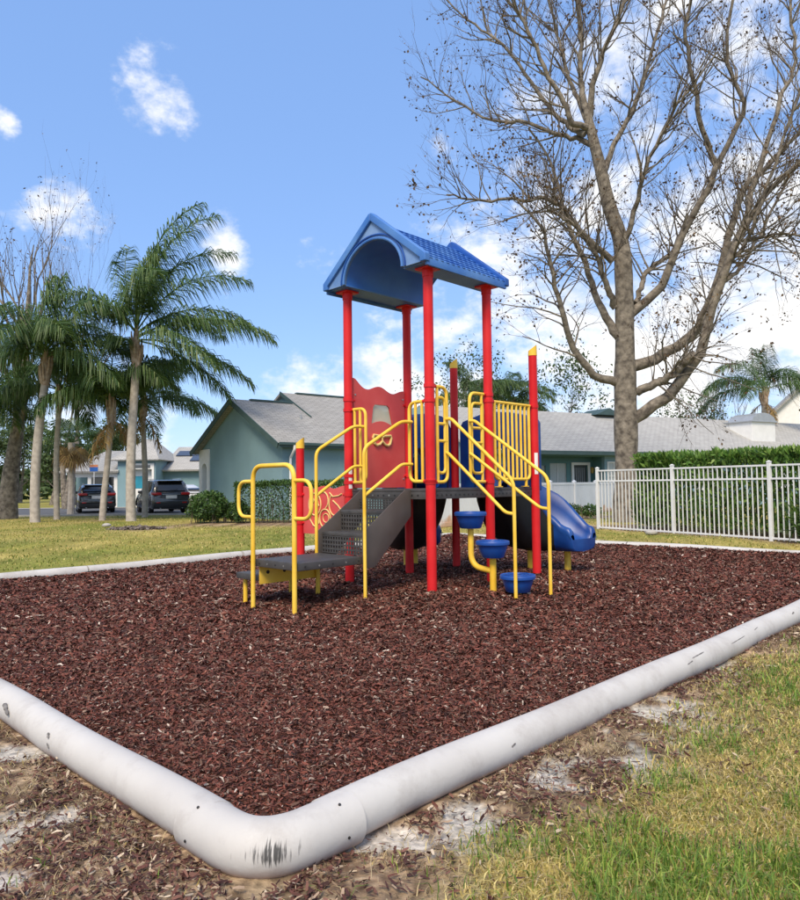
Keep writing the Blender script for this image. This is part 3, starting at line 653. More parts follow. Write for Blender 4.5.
MB().tube([(1.27, -.09, -.35), (1.27, -.09, .41)], .040, 16).build('pod_leg', YEL, play)
MB().tube([(1.60, -.06, -.35), (1.60, -.06, .05)], .045, 16).build('pod_leg', YEL, play)
# ---- vertical bar barrier between two right-hand posts
zt, zb = 2.36, 1.33; y0, y1 = HB+.10, B2-.10
o = MB().tube([(HA, HB+.05, zt), (HA, B2-.05, zt)], TR, 12).build('bar_barrier', YEL, play)
MB().tube(fillet([(HA, y0+.03, zt), (HA, y0+.03, zb), (HA, y1-.03, zb), (HA, y1-.03, zt)], .09, 6), TR, 12).build('bar_frame', YEL, o)
for k in range(1, 8):
    yy = y0+.03+(y1-y0-.06)*k/8; MB().tube([(HA, yy, zb), (HA, yy, zt)], TR*.85, 10).build('bar', YEL, o)
for yy in (y0+.12, y1-.12):
    MB().tube([(HA, yy, zb), (HA, yy, DZ+.02)], TR, 10).build('foot', YEL, o); MB().box((HA-.02, yy, DZ+.012), (.09, .07, .012)).build('foot_plate', YEL, o)
clamp(HA, HB, zt, 0, 1); clamp(HA, B2, zt, 0, -1)

# ---- red panel with window and face mask (between the two left posts of the roofed deck)
def curve_poly(pts): return pts
px0 = -HA; T = (.022, 0, 0)
y0, y1 = -HB+.085, HB-.085; z0, z1 = DZ+.015, 2.66
top = []
nn = 28
for i in range(nn+1):
    f = i/nn; yy = y0+(y1-y0)*f; top.append((yy, z1+.035*math.cos(f*4*math.pi)-.02-.05*f+.055*math.exp(-(f/.10)**2)))
# trapezoid opening with domed sill
ow = [(.02, 2.12), (.055, 2.36), (.09, 2.395), (.33, 2.395), (.37, 2.36), (.44, 2.10)]
sill = [(.44-.42*k/8, 2.10+.02*math.sin(math.pi*k/8)+.02*k/8+.035*math.sin(math.pi*k/8)) for k in range(1, 8)]
hole = [(a_-.20+.02, b_) for a_, b_ in ow+sill]
m = MB()
bm = bmesh.new()
def panel_mesh(name, outer, holes, xpos, thick, material, parent):
    """flat board with cut-outs, filled by triangulation and then thickened"""
    bm = bmesh.new(); edges = []
    for lp in [outer]+holes:
        vv = [bm.verts.new((xpos, a_, b_)) for a_, b_ in lp]
        for i in range(len(vv)): edges.append(bm.edges.new((vv[i], vv[(i+1) % len(vv)])))
    bmesh.ops.triangle_fill(bm, use_beauty=True, use_dissolve=False, edges=edges, normal=(1, 0, 0))
    r_ = bmesh.ops.extrude_face_region(bm, geom=bm.faces[:]); vv = [e for e in r_['geom'] if isinstance(e, bmesh.types.BMVert)]
    bmesh.ops.translate(bm, verts=vv, vec=(thick, 0, 0)); bmesh.ops.recalc_face_normals(bm, faces=bm.faces)
    me = bpy.data.meshes.new(name); bm.to_mesh(me); bm.free(); me.materials.append(material)
    o = bpy.data.objects.new(name, me); COL.objects.link(o); o.parent = parent; return o
pan = panel_mesh('play_panel', [(y0, z0), (y1, z0)]+top[::-1], [hole], px0-.011, .022, M['panel_red'], play)
M['pane'] = mat('yellowed_clear_plastic', (.62, .60, .50), .25, .08, 3)
bs = M['pane'].node_tree; pb = bs.nodes['Principled BSDF']; tr = N(bs, 'ShaderNodeBsdfTransparent'); tr.inputs[0].default_value = (.9, .88, .78, 1); mxx_ = N(bs, 'ShaderNodeMixShader'); mxx_.inputs[0].default_value = .45
L(bs, pb.outputs[0], mxx_.inputs[1]); L(bs, tr.outputs[0], mxx_.inputs[2]); L(bs, mxx_.outputs[0], bs.nodes['Material Output'].inputs[0])
panel_mesh('pane', [(a_*1.02-.001, (b_-2.25)*1.04+2.25) for a_, b_ in hole], [], px0-.020, .006, M['pane'], pan)
def tubes_on(path, r=.011, parent=None, x=px0+.017, closed=True, nm='raised_outline', material=None):
    return MB().tube([(x, a_, b_) for a_, b_ in path], r, 8, closed=closed).build(nm, material or M['panel_cream'], parent)
def circ(cy, cz, ry, rz, n=18, a0=0, a1=360): 
    return [(cy+ry*math.cos(R(a0+(a1-a0)*k/n)), cz+rz*math.sin(R(a0+(a1-a0)*k/n))) for k in range(n if a1-a0 == 360 else n+1)]
# mask outline: two rounded goggles joined at the bridge
mk = [(-.165, 1.965), (-.02, 1.955), (.0, 1.935), (.02, 1.955), (.165, 1.965), (.175, 1.93), (.15, 1.85), (.11, 1.825), (.05, 1.84), (.0, 1.885), (-.05, 1.84), (-.11, 1.825), (-.15, 1.85), (-.175, 1.93)]
tubes_on([(a_+.03, b_) for a_, b_ in mk], .020, pan, px0+.025)
tubes_on([(.03, 1.90), (.03, 1.935)], .016, pan, px0+.025, closed=False)
for z in (z0+.12, 2.5):
    for yy in (y0+.03, y1-.03): MB().lathe([(.014, -.004), (.014, .004), (.008, .008)], (px0+.012, yy, z), 10, (Vector((0, 1, 0)), Vector((0, 0, 1)), Vector((1, 0, 0)))).build('bolt', M['steel'], pan)
for z in (1.40, 2.42): clamp(*P1, z, 0, 1); clamp(*P2, z, 0, -1)
# ---- low activity panel with routed drawings (ground level, beside the stairs): built as a board along x
x0, x1 = P0[0]+.085, P1[0]-.085; zb_, zt_ = .60, 1.27
outer = [(x0, zb_), (x1, zb_)]+[(x1-(x1-x0)*k/20, zt_+.02*math.cos(k/20*4*math.pi)-.02) for k in range(21)]
m = MB(); m.prism(outer, (0, -HB-.011, 0), (1, 0, 0), (0, 0, 1), (0, .022, 0)); low = m.build('low_panel', M['panel_red'], play, smooth=0)
def low_tube(path, closed=True, r=.010):
    return MB().tube([(x0+a_*(x1-x0), -HB-.016, zb_+b_*(zt_-zb_)) for a_, b_ in path], r, 8, closed=closed).build('raised_outline', M['panel_cream'], low)
low_tube(circ(.30, .62, .15, .23)); low_tube(circ(.55, .33, .13, .19)); low_tube(circ(.57, .34, .07, .09), r=.007); low_tube(circ(.50, .70, .13, .18, 16, -60, 220), False)
low_tube(circ(.78, .62, .13, .22, 16, 120, 330), False); low_tube([(.66, .86), (.74, .78), (.88, .80), (.95, .84)], False); low_tube([(.74, .70), (.86, .60), (.97, .46), (.98, .34)], False)
low_tube([(.22, .44), (.18, .30), (.26, .18), (.34, .14)], False); low_tube([(.30, .26), (.38, .34), (.40, .22)], False); low_tube(circ(.24, .70, .04, .05, 10), r=.007)
clamp(*P0, .75, 1, 0); clamp(*P0, 1.15, 1, 0); clamp(*P1, .75, -1, 0); clamp(*P1, 1.15, -1, 0)

# ---- roof: two gable ends with an arched vault, tiled slopes
YF, YR = -.84, .82; EX = .90; ZE = 3.90; ZA = 4.66
roof = None
prof_out = [(-EX, ZE), (-EX, ZE+.07), (-.045, ZA-.02), (0, ZA), (.045, ZA-.02), (EX, ZE+.07), (EX, ZE)]
AR, AH = .53, .46                          # half width and height of the arched vault
def slope_pt(f, s, y, lift=0.0):           # f 0 at ridge, 1 at eave
    zz_ = (ZA-.045)+(ZE+.03-(ZA-.045))*f; xx_ = EX*f
    n_ = Vector((ZA-ZE-.07, 0, EX)).normalized(); return Vector((s*(xx_+n_.x*lift), y, zz_+n_.z*lift))
NC = 9
rootroof = MB()
for s in (-1, 1):                          # base slabs
    a_, b_ = slope_pt(0.0, s, YF+.05), slope_pt(1.0, s, YF+.05)
    for d in (0, 1): pass
    q = [slope_pt(0, s, YF+.05, -.012), slope_pt(1, s, YF+.05, -.012), slope_pt(1, s, YR-.05, -.012), slope_pt(0, s, YR-.05, -.012)]
    q2 = [slope_pt(0, s, YF+.05, -.03), slope_pt(1, s, YF+.05, -.03), slope_pt(1, s, YR-.05, -.03), slope_pt(0, s, YR-.05, -.03)]
    rootroof.add(q+q2, [(0,1,2,3), (7,6,5,4), (0,4,5,1), (1,5,6,2), (2,6,7,3), (3,7,4,0)])
# vault skin inside
for i in range(20):
    pass
roof = rootroof.build('roof', M['blue_faded'], play, smooth=0)
for s in (-1, 1):                          # stepped courses with scalloped tile noses
    for k in range(NC):
        f0 = .03+.97*k/NC; f1 = .03+.97*(k+1)/NC+.012; nt_ = 15; sub = 6; m = MB(); rows = []
        for j in range(nt_*sub+1):
            y = YF+.07+(YR-YF-.14)*j/(nt_*sub); ph = abs(math.sin(math.pi*j/sub)); sc = .35+.65*ph
            rows.append([slope_pt(f0, s, y, .002+.006*sc), slope_pt((f0+f1)/2, s, y, .012+.012*sc), slope_pt(f1-.010*(1-ph), s, y, .018+.014*sc), slope_pt(f1-.010*(1-ph), s, y, -.010)])
        V = [p for r_ in rows for p in r_]; Fs = []
        for j in range(nt_*sub):
            for q in range(3): Fs.append((j*4+q, j*4+q+1, (j+1)*4+q+1, (j+1)*4+q))
        m.add(V, Fs); m.build('tile_course', M['blue_faded'], roof, smooth=40)
# gable boards with arch opening
nA = 24
for yy, dirn in ((YF, 1), (YR, -1)):
    arch = [(AR*math.cos(math.pi*k/nA), ZE+AH*math.sin(math.pi*k/nA)) for k in range(nA+1)]
    outer = [(EX-.02, ZE), (EX-.02, ZE+.055), (0, ZA-.06), (-EX+.02, ZE+.055), (-EX+.02, ZE)]
    poly = outer+[(x, z) for x, z in arch[::-1]]
    bm = bmesh.new(); vv = [bm.verts.new((a_, yy+dirn*.035, b_)) for a_, b_ in poly]
    ed = [bm.edges.new((vv[i], vv[(i+1) % len(vv)])) for i in range(len(vv))]
    bmesh.ops.triangle_fill(bm, use_beauty=True, edges=ed)
    r_ = bmesh.ops.extrude_face_region(bm, geom=bm.faces[:]); v2 = [e for e in r_['geom'] if isinstance(e, bmesh.types.BMVert)]
    bmesh.ops.translate(bm, verts=v2, vec=(0, dirn*.03, 0)); bmesh.ops.recalc_face_normals(bm, faces=bm.faces)
    me = bpy.data.meshes.new('gable_board'); bm.to_mesh(me); bm.free(); me.materials.append(M['blue_pale']); go = bpy.data.objects.new('gable_board', me); COL.objects.link(go); go.parent = roof
    # raised arch rim (two beads) and the rake trim
    for rr, tt_, mm in ((.008, .020, M['blue_faded']), (.055, .013, M['blue'])):
        MB().tube([((AR+rr)*math.cos(math.pi*k/nA), yy+dirn*.028, ZE+.004+(AH+rr)*math.sin(math.pi*k/nA)) for k in range(nA+1)], tt_, 8).build('arch_rim', mm, roof)
    for s in (-1, 1):
        a_ = Vector((s*(EX+.03), 0, ZE-.005)); top_ = Vector((0, 0, ZA+.035))
        poly = [(s*(EX+.035), ZE-.01), (s*(EX+.035), ZE+.085), (s*.03, ZA+.04), (0, ZA+.05), (0, ZA-.055), (s*(EX-.055), ZE+.04), (s*(EX-.055), ZE-.01)]
        m = MB(); m.prism(poly, (0, yy-(.0 if dirn > 0 else .09), 0), (1, 0, 0), (0, 0, 1), (0, .09, 0)); m.build('rake_trim', M['blue_faded'] if dirn > 0 else M['blue'], roof, bevel=.014, seg=3, smooth=45)
# barrel vault under the slopes
m = MB(); nv = 24; rows = []
for k in range(nv+1):
    an = math.pi*k/nv
    for y in (YF+.068, YR-.068): rows.append((AR*math.cos(an), y, ZE+AH*math.sin(an)))
for k in range(nv): m.f.append((2*k, 2*k+1, 2*k+3, 2*k+2))
m.v = rows; vault = m.build('vault', M['blue_vault'], roof, smooth=60)
for s in (-1, 1):                          # soffits from vault to eave, with a lip
    MB().b2(s*(AR-.012), s*(EX-.005), YF+.07, YR-.07, ZE-.012, ZE+.006).build('soffit', M['blue_faded'], roof, smooth=0)
    MB().b2(s*(EX-.012), s*(EX+.022), YF+.05, YR-.05, ZE-.05, ZE+.045).build('eave_lip', M['blue_faded'], roof, bevel=.008)
for (x, y) in (P1, P2, P3, P4):            # red corner plates carrying the roof
    sx = 1 if x > 0 else -1
    MB().b2(x-.11, x+.11, y-.11, y+.11, ZE-.035, ZE-.0125).build('roof_plate', RED, roof, bevel=.004)

# ---- slides: a quarter-turn trough on a deep moulded belly
def slide(x0, y0, hd, R0=.72, straight=.27, tail=.10):
    """start at (x0,y0) on the deck edge heading along unit vector hd, turning right by 90 degrees"""
    hd = Vector((hd[0], hd[1], 0)); rt = Vector((hd.y, -hd.x, 0))
    path = []; nrm2 = []
    for k in range(7): path.append(Vector((x0, y0, 0))+hd*(straight*k/6)); nrm2.append(rt)
    c = Vector((x0, y0, 0))+hd*straight+rt*R0
    for k in range(1, 25):
        an = R(90)*k/24; path.append(c-rt*(R0*math.cos(an))+hd*(R0*math.sin(an))); nrm2.append((rt*math.cos(an)-hd*math.sin(an)))
    for k in range(1, 5): path.append(c+hd*R0+rt*(tail*k/4)); nrm2.append(-hd)
    S = [0]
    for i in range(1, len(path)): S.append(S[-1]+(path[i]-path[i-1]).length)
    tot = S[-1]
    def zfun(s):
        f = s/tot
        if f < .08: return DZ-.015
        g = (f-.08)/.92; h = g*g*(3-2*g)
        return DZ-.015-(DZ-.015-.36)*min(1, (h*.6+g*.4))
    def zbel(s):                           # underside of the belly: drops fast, then runs flat
        q = min(1, s/(tot*.50)); return .25+(DZ-.10-.25)*(1-math.sqrt(max(0, 1-(1-q)**2)))
    prof = [(-.37, .20), (-.375, .27), (-.355, .335), (-.31, .35), (-.275, .32), (-.255, .22), (-.21, .09), (-.12, .02), (0, 0), (.12, .02), (.21, .09), (.255, .22), (.275, .32), (.31, .35), (.355, .335), (.375, .27), (.37, .20)]
    n = len(prof); V = []; Fs = []
    for p, nn_, s in zip(path, nrm2, S):
        f = s/tot; wall = float(1.0+.5*sstep(.12, 0, np.array(f))-.25*sstep(.8, 1.0, np.array(f))); z = zfun(s)
        bump_ = float(sstep(.10, .35, np.array(f))*(1-sstep(.72, 1.0, np.array(f))))
        for a_, b_ in prof: V.append(p+nn_*a_+Vector((0, 0, z+b_*wall*((1+.6*bump_) if a_ < -.2 else (1-.25*bump_ if a_ > .2 else 1)))))
    for i in range(len(path)-1):
        for k in range(n-1): Fs.append((i*n+k, i*n+k+1, (i+1)*n+k+1, (i+1)*n+k))
    end = path[-1]; last = (len(path)-1)*n; zc = zfun(tot)
    for ex, dr in [(.045, .012), (.075, .05), (.085, .11)]:      # lip curling down at the exit
        o_ = len(V)
        for k in range(n):
            a_, b_ = prof[k]; V.append(end+nrm2[-1]*(a_*(1-.25*ex))+rt*ex+Vector((0, 0, zc+b_*.75-dr)))
        for k in range(n-1): Fs.append((last+k, last+k+1, o_+k+1, o_+k))
        last = o_
    m = MB(); m.add(V, Fs); o = m.build('slide', M['blue_slide'], play, smooth=60)
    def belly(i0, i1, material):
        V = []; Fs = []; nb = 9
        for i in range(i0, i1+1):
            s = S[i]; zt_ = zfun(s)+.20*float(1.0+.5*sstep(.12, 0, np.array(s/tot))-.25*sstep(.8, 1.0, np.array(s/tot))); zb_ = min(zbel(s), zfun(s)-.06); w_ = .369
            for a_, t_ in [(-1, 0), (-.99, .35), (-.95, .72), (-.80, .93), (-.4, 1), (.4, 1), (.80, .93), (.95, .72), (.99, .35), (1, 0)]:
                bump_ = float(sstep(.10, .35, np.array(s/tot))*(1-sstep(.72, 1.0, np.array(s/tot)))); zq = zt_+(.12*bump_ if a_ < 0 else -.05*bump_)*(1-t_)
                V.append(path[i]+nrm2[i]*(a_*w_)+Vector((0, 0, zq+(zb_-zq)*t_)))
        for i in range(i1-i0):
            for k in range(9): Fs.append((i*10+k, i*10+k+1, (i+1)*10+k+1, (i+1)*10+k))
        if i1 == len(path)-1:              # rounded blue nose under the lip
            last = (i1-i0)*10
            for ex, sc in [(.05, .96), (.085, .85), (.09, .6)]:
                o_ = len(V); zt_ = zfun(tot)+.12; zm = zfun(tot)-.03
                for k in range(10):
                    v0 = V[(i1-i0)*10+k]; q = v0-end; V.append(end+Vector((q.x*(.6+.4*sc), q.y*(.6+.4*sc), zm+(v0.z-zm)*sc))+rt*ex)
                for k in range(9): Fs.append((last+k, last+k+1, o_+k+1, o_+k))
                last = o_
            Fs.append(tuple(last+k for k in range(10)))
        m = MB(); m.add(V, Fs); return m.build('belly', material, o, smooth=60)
    belly(0, 26, M['black']); belly(26, len(path)-1, M['blue_slide'])  # black stretch paints in the deep shade under the blue slide; run-out stays blue
    e0 = Vector((x0, y0, 0))
    hw, sh = (.66, 0) if abs(hd.y) > .5 else (.48, .18)
    hoodp = [(-hw, 0), (-hw, .98), (-hw+.06, 1.07), (-.28, 1.15), (0, 1.18), (.28, 1.15), (hw-.06, 1.07), (hw, .98), (hw, 0), (.22-sh, 0), (.22-sh, .40), (.20-sh, .55), (.11-sh, .63), (-sh, .65), (-.11-sh, .63), (-.20-sh, .55), (-.22-sh, .40), (-.22-sh, 0)]
    m = MB(); m.prism(hoodp, e0+hd*.03+Vector((0, 0, DZ-.05)), rt, (0, 0, 1), hd*.26); m.build('hood', M['blue_slide'], o, bevel=.02, seg=3, smooth=45)
    for sx_ in (-1, 1):                    # flared cheeks running from hood to trough
        a_ = [(0.0, 1.05), (.16, 1.0), (.30, .78), (.40, .46), (.40, .18), (0, 0)]
        m = MB(); m.prism(a_, e0+rt*(sx_*.31)+hd*.10+Vector((0, 0, DZ)), hd, (0, 0, 1), rt*(.03*sx_)); m.build('cheek', M['blue_slide'], o, bevel=.01)
    for f in (.50, .88):
        i = min(range(len(S)), key=lambda q: abs(S[q]-f*tot)); p = path[i]
        MB().tube([(p.x, p.y, -.4), (p.x, p.y, .30)], .050, 14).build('slide_leg', YEL, o)
    return o
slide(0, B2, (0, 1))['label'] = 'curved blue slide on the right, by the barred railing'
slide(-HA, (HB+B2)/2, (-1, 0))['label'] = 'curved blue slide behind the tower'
# ------------------------------------------------------------------ houses
def uv_roof(o, X, Y):                      # planar UV in metres along the slope
    me = o.data; uv = me.uv_layers.new(name='UVMap')
    for lp in me.loops:
        v = me.vertices[lp.vertex_index].co; uv.data[lp.index].uv = (v.dot(X), v.dot(Y))
def slope(name, q, thick, material, parent):
    """roof slab from four corner points (eave0, eave1, ridge1, ridge0)"""
    q = [Vector(p) for p in q]; n = (q[1]-q[0]).cross(q[3]-q[0]).normalized()
    if n.z < 0: n = -n
    m = MB(); m.add(q+[p-n*thick for p in q], [(0,1,2,3), (7,6,5,4), (0,4,5,1), (1,5,6,2), (2,6,7,3), (3,7,4,0)])
    o = m.build(name, material, parent, smooth=0); X_ = (q[1]-q[0]).normalized(); uv_roof(o, X_, n.cross(X_)); return o
def wall_openings(name, p0, X, L_, z0, z1, holes, th, material, parent, nrm_):
    """wall panel along X from p0 with rectangular openings; nrm_ points outwards, thickness goes inwards"""
    bm = bmesh.new(); ed = []
    p0 = Vector(p0); X = Vector(X)
    loops = [[(0, z0), (L_, z0), (L_, z1), (0, z1)]]+[[(a, c), (b, c), (b, d), (a, d)] for a, b, c, d in holes]
    for lp in loops:
        vv = [bm.verts.new(p0+X*a+Vector((0, 0, b))) for a, b in lp]
        ed += [bm.edges.new((vv[i], vv[(i+1) % 4])) for i in range(4)]
    bmesh.ops.triangle_fill(bm, use_beauty=True, edges=ed)
    r_ = bmesh.ops.extrude_face_region(bm, geom=bm.faces[:]); vv = [e for e in r_['geom'] if isinstance(e, bmesh.types.BMVert)]
    bmesh.ops.translate(bm, verts=vv, vec=-Vector(nrm_)*th); bmesh.ops.recalc_face_normals(bm, faces=bm.faces)
    me = bpy.data.meshes.new(name); bm.to_mesh(me); bm.free(); me.materials.append(material)
    o = bpy.data.objects.new(name, me); COL.objects.link(o); o.parent = parent; return o
def window(parent, c, X, nrm_, w, h, bars=(1, 1), pane=None, frame=None, fw=.06, sill=True, name='window'):
    X = Vector(X); nv = Vector(nrm_); Zv = Vector((0, 0, 1)); c = Vector(c)
    m = MB(); m.ring([(-w/2-fw, -h/2-fw), (w/2+fw, -h/2-fw), (w/2+fw, h/2+fw), (-w/2-fw, h/2+fw)], [(-w/2, -h/2), (w/2, -h/2), (w/2, h/2), (-w/2, h/2)], c-nv*.03, X, Zv, nv*.07)
    o = m.build(name, frame or M['white_paint'], parent, smooth=0, bevel=.008)
    MB().box(c-nv*.02, (w, .012, h), (X, nv, Zv)).build('pane', pane or M['glass'], o, smooth=0)
    for k in range(1, bars[0]+1): MB().box(c+X*(w*(k/(bars[0]+1)-.5)), (.03, .02, h), (X, nv, Zv)).build('mullion', frame or M['white_paint'], o, smooth=0)
    for k in range(1, bars[1]+1): MB().box(c+Zv*(h*(k/(bars[1]+1)-.5)), (w, .024, .03), (X, nv, Zv)).build('mullion', frame or M['white_paint'], o, smooth=0)
    if sill: MB().box(c-Zv*(h/2+fw+.025)+nv*.04, (w+.2, .12, .05), (X, nv, Zv)).build('sill', frame or M['white_paint'], o, smooth=0, bevel=.008)
    return o
# --- house with the gable end by the clipped hedge (local x along its long side, y to the back)
E1 = Vector((-4.28, 26.0)); d1 = Vector((.774, .633))
h1 = thing('house', (E1.x, E1.y, 0), math.atan2(d1.y, d1.x), 'teal stucco house with a tall gable end and grey shingle roof behind the clipped hedge', 'house')
GW, HE, LN = 7.1, 2.92, 7.0; ZR = HE+GW/2*.515; GZ = -.15
m = MB(); m.prism([(0.0, GZ), (GW-.95, GZ), (GW-.95, HE+.0), (GW, HE), (GW/2, ZR-.03), (0, HE)], (0, 0, 0), (0, 1, 0), (0, 0, 1), (.18, 0, 0)); m.build('wall', M['teal'], h1, smooth=0)
m = MB(); m.b2(.181, LN, 0, .18, GZ, HE); m.build('wall', M['teal'], h1, smooth=0)
m = MB(); m.b2(.181, LN, GW-1.2, GW-1.02, GZ, HE); m.build('wall', M['teal'], h1, smooth=0)
m = MB(); m.b2(LN, LN+.18, 0, GW, GZ, HE+1.7); m.build('wall', M['teal'], h1, smooth=0)
# white porch arch at the far corner of the gable
ar = [(GW-.70+.0, GZ)]
nA = 12; w0, w1 = GW-.72, GW-.22; zc = 2.05; rr = (w1-w0)/2
poly = [(GW-.949, GZ), (w0, GZ), (w0, zc)]+[((w0+w1)/2-rr*math.cos(math.pi*k/nA), zc+rr*math.sin(math.pi*k/nA)) for k in range(1, nA)]+[(w1, zc), (w1, GZ), (GW+.06, GZ), (GW+.06, HE-.01), (GW-.949, HE-.01)]
bm = bmesh.new(); vv = [bm.verts.new((-.05, a_, b_)) for a_, b_ in poly]; ed = [bm.edges.new((vv[i], vv[(i+1) % len(vv)])) for i in range(len(vv))]
bmesh.ops.triangle_fill(bm, use_beauty=True, edges=ed); r_ = bmesh.ops.extrude_face_region(bm, geom=bm.faces[:]); v2 = [e for e in r_['geom'] if isinstance(e, bmesh.types.BMVert)]
bmesh.ops.translate(bm, verts=v2, vec=(.24, 0, 0)); bmesh.ops.recalc_face_normals(bm, faces=bm.faces); me = bpy.data.meshes.new('porch_arch'); bm.to_mesh(me); bm.free(); me.materials.append(M['white_paint'])
o = bpy.data.objects.new('porch_arch', me); COL.objects.link(o); o.parent = h1
OV = .35; sl = .515
def rz_(t): return HE+.05+(t if t <= GW/2 else GW-t)*sl
slope('roof', [(-OV, -.30, rz_(-.30)), (2.6, -.30, rz_(-.30)), (2.6, GW/2, rz_(GW/2)), (-OV, GW/2, rz_(GW/2))], .10, M['shingle'], h1)
slope('roof', [(-OV, GW+.30, rz_(GW+.30)), (LN, GW+.30, rz_(GW+.30)), (LN, GW/2, rz_(GW/2)), (-OV, GW/2, rz_(GW/2))], .10, M['shingle'], h1)
HW2 = GW/2+1.15
slope('roof', [(2.605, -.30, rz_(-.30)), (LN+.3, -.30, rz_(-.30)), (LN+.3, HW2, HE+.05+HW2*sl), (2.605, HW2, HE+.05+HW2*sl)], .10, M['shingle'], h1)
slope('roof', [(2.605, HW2*2+.3, HE+.05-.3*sl), (LN+.3, HW2*2+.3, HE+.05-.3*sl), (LN+.3, HW2, HE+.05+HW2*sl), (2.605, HW2, HE+.05+HW2*sl)], .10, M['shingle'], h1)
m = MB(); m.prism([(GW/2-1.2, HE+.05+(GW/2-1.2)*sl-.12), (HW2, HE+.05+HW2*sl-.11), (HW2+2.3, HE+.05+(HW2-2.3)*sl-.11)], (2.75, 0, 0), (0, 1, 0), (0, 0, 1), (.12, 0, 0)); m.build('upper_gable', M['teal'], h1, smooth=0)
for t0, t1 in ((-.30, GW/2), (GW+.30, GW/2)):
    MB().beam((-OV-.012, t0, rz_(t0)-.09), (-OV-.012, t1, rz_(t1)-.09), .03, .22).build('rake_board', M['teal_dark'], h1, smooth=0)
for t0, t1 in ((HW2, 0), ):
    MB().beam((2.59, GW/2-1.4, HE+.05+(GW/2-1.4)*sl-.02), (2.59, HW2, HE+.05+HW2*sl-.02), .03, .15).build('rake_board', M['teal_dark'], h1, smooth=0)
MB().b2(-OV+.02, LN+.3, -.335, -.302, HE-.24, HE-.09).build('fascia', M['teal_dark'], h1, smooth=0)
MB().b2(-OV+.02, LN+.3, -.40, -.337, HE-.16, HE-.06).build('gutter', M['teal_dark'], h1, smooth=0, bevel=.01)
MB().b2(.19, LN, -.30, -.005, HE-.20, HE-.17).build('soffit', M['teal_dark'], h1, smooth=0)
MB().tube(fillet([(.30, -.36, HE-.16), (.30, -.36, HE-.32), (.30, -.07, HE-.60), (.30, -.07, GZ)], .05, 4), .05, 8).build('downspout', M['white_paint'], h1)
MB().b2(.55, 2.5, GW/2-.10, GW/2+.10, rz_(GW/2)-.02, rz_(GW/2)+.055).build('ridge_vent', M['teal_dark'], h1, smooth=0, bevel=.01)
MB().b2(3.4, 6.8, HW2-.10, HW2+.10, HE+.05+HW2*sl-.02, HE+.105+HW2*sl).build('ridge_vent', M['teal_dark'], h1, smooth=0, bevel=.01)
window(h1, (4.6, -.005, 1.6), (1, 0, 0), (0, -1, 0), 1.1, 1.3, pane=M['blind'])
MB().tube([(2.0, 2.0, rz_(2.0)-.05), (2.0, 2.0, rz_(2.0)+.16)], .05, 10).build('vent_pipe', M['metal_grey'], h1)

# --- long low house on the right behind the tree
G2 = Vector((2.9, 28.6)); d2 = Vector((.878, .478))
h2 = thing('house', (G2.x, G2.y, 0), math.atan2(d2.y, d2.x), 'long low teal house with pale grey roof behind the bare tree', 'house')
L2, W2, HE2 = 30.0, 7.4, 2.78; sl2 = .535; ZR2 = HE2+W2/2*sl2
pr0, pr1, pd = 3.5, 7.1, .8                # recessed porch along x, and its depth
wall_openings('wall', (0, 0, 0), (1, 0, 0), pr0, GZ, HE2, [], .18, M['teal'], h2, (0, -1, 0))
wall_openings('wall', (pr1, 0, 0), (1, 0, 0), L2-pr1, GZ, HE2, [(.20, .90, .95, 2.15), (6.0, 7.6, .95, 2.15), (12, 13.6, .95, 2.15)], .18, M['teal'], h2, (0, -1, 0))
MB().b2(pr0, pr1, .0, .18, 2.42, HE2).build('porch_beam', M['teal_mid'], h2, smooth=0)
MB().b2(pr0-.16, pr0, .181, pd, GZ, HE2).build('porch_side', M['teal_mid'], h2, smooth=0)
MB().b2(pr1, pr1+.16, .181, pd, GZ, HE2).build('porch_side', M['teal_mid'], h2, smooth=0)
wall_openings('wall', (pr0-.16, pd, 0), (1, 0, 0), pr1-pr0+.32, GZ, HE2, [(.75, 1.05, .75, 2.05), (1.30, 2.25, .55, 2.15), (2.63, 3.48, GZ+.2, 2.12)], .16, M['teal_mid'], h2, (0, -1, 0))
window(h2, (pr0+1.615, pd+.06, 1.35), (1, 0, 0), (0, -1, 0), .95, 1.6, (1, 0), pane=M['blind'], frame=M['white_paint'])
window(h2, (pr0+.74, pd+.06, 1.4), (1, 0, 0), (0, -1, 0), .30, 1.3, (0, 0), pane=M['blind'], frame=M['white_paint'], sill=False, name='side_light')
dr = MB().b2(pr0+2.475, pr0+3.315, pd+.06, pd+.10, GZ+.2, 2.11).build('door', mat('dark_screen_door', (.06, .065, .065), .6, .1), h2, smooth=0)
m = MB(); X_ = Vector((1, 0, 0)); m.ring([(-.55, -.02), (.55, -.02), (.55, 2.14), (-.55, 2.14)], [(-.425, .0), (.425, .0), (.425, 2.02), (-.425, 2.02)], (pr0+2.895, pd-.01, GZ+.2), X_, (0, 0, 1), (0, -.05, 0)); m.build('door_frame', M['white_paint'], dr, smooth=0)
for k in range(6): MB().b2(pr0+2.56+k*.118, pr0+2.585+k*.118, pd+.045, pd+.059, GZ+.35, 1.95).build('screen_bar', M['metal_grey'], dr, smooth=0)
lm = MB().lathe([(.03, -.16), (.07, -.12), (.09, .05), (.10, .08), (.02, .14)], (pr0+3.52, pd-.10, 1.85), 10).build('porch_lamp', mat('brass_lamp', (.35, .24, .06), .4, .1), h2)
window(h2, (pr1+.55, -.01, 1.55), (1, 0, 0), (0, -1, 0), .70, 1.2, (1, 1), pane=M['blind'])
window(h2, (pr1+6.8, -.01, 1.55), (1, 0, 0), (0, -1, 0), 1.6, 1.2, (1, 1), pane=M['blind'])
window(h2, (pr1+12.8, -.01, 1.55), (1, 0, 0), (0, -1, 0), 1.6, 1.2, (1, 1), pane=M['blind'])
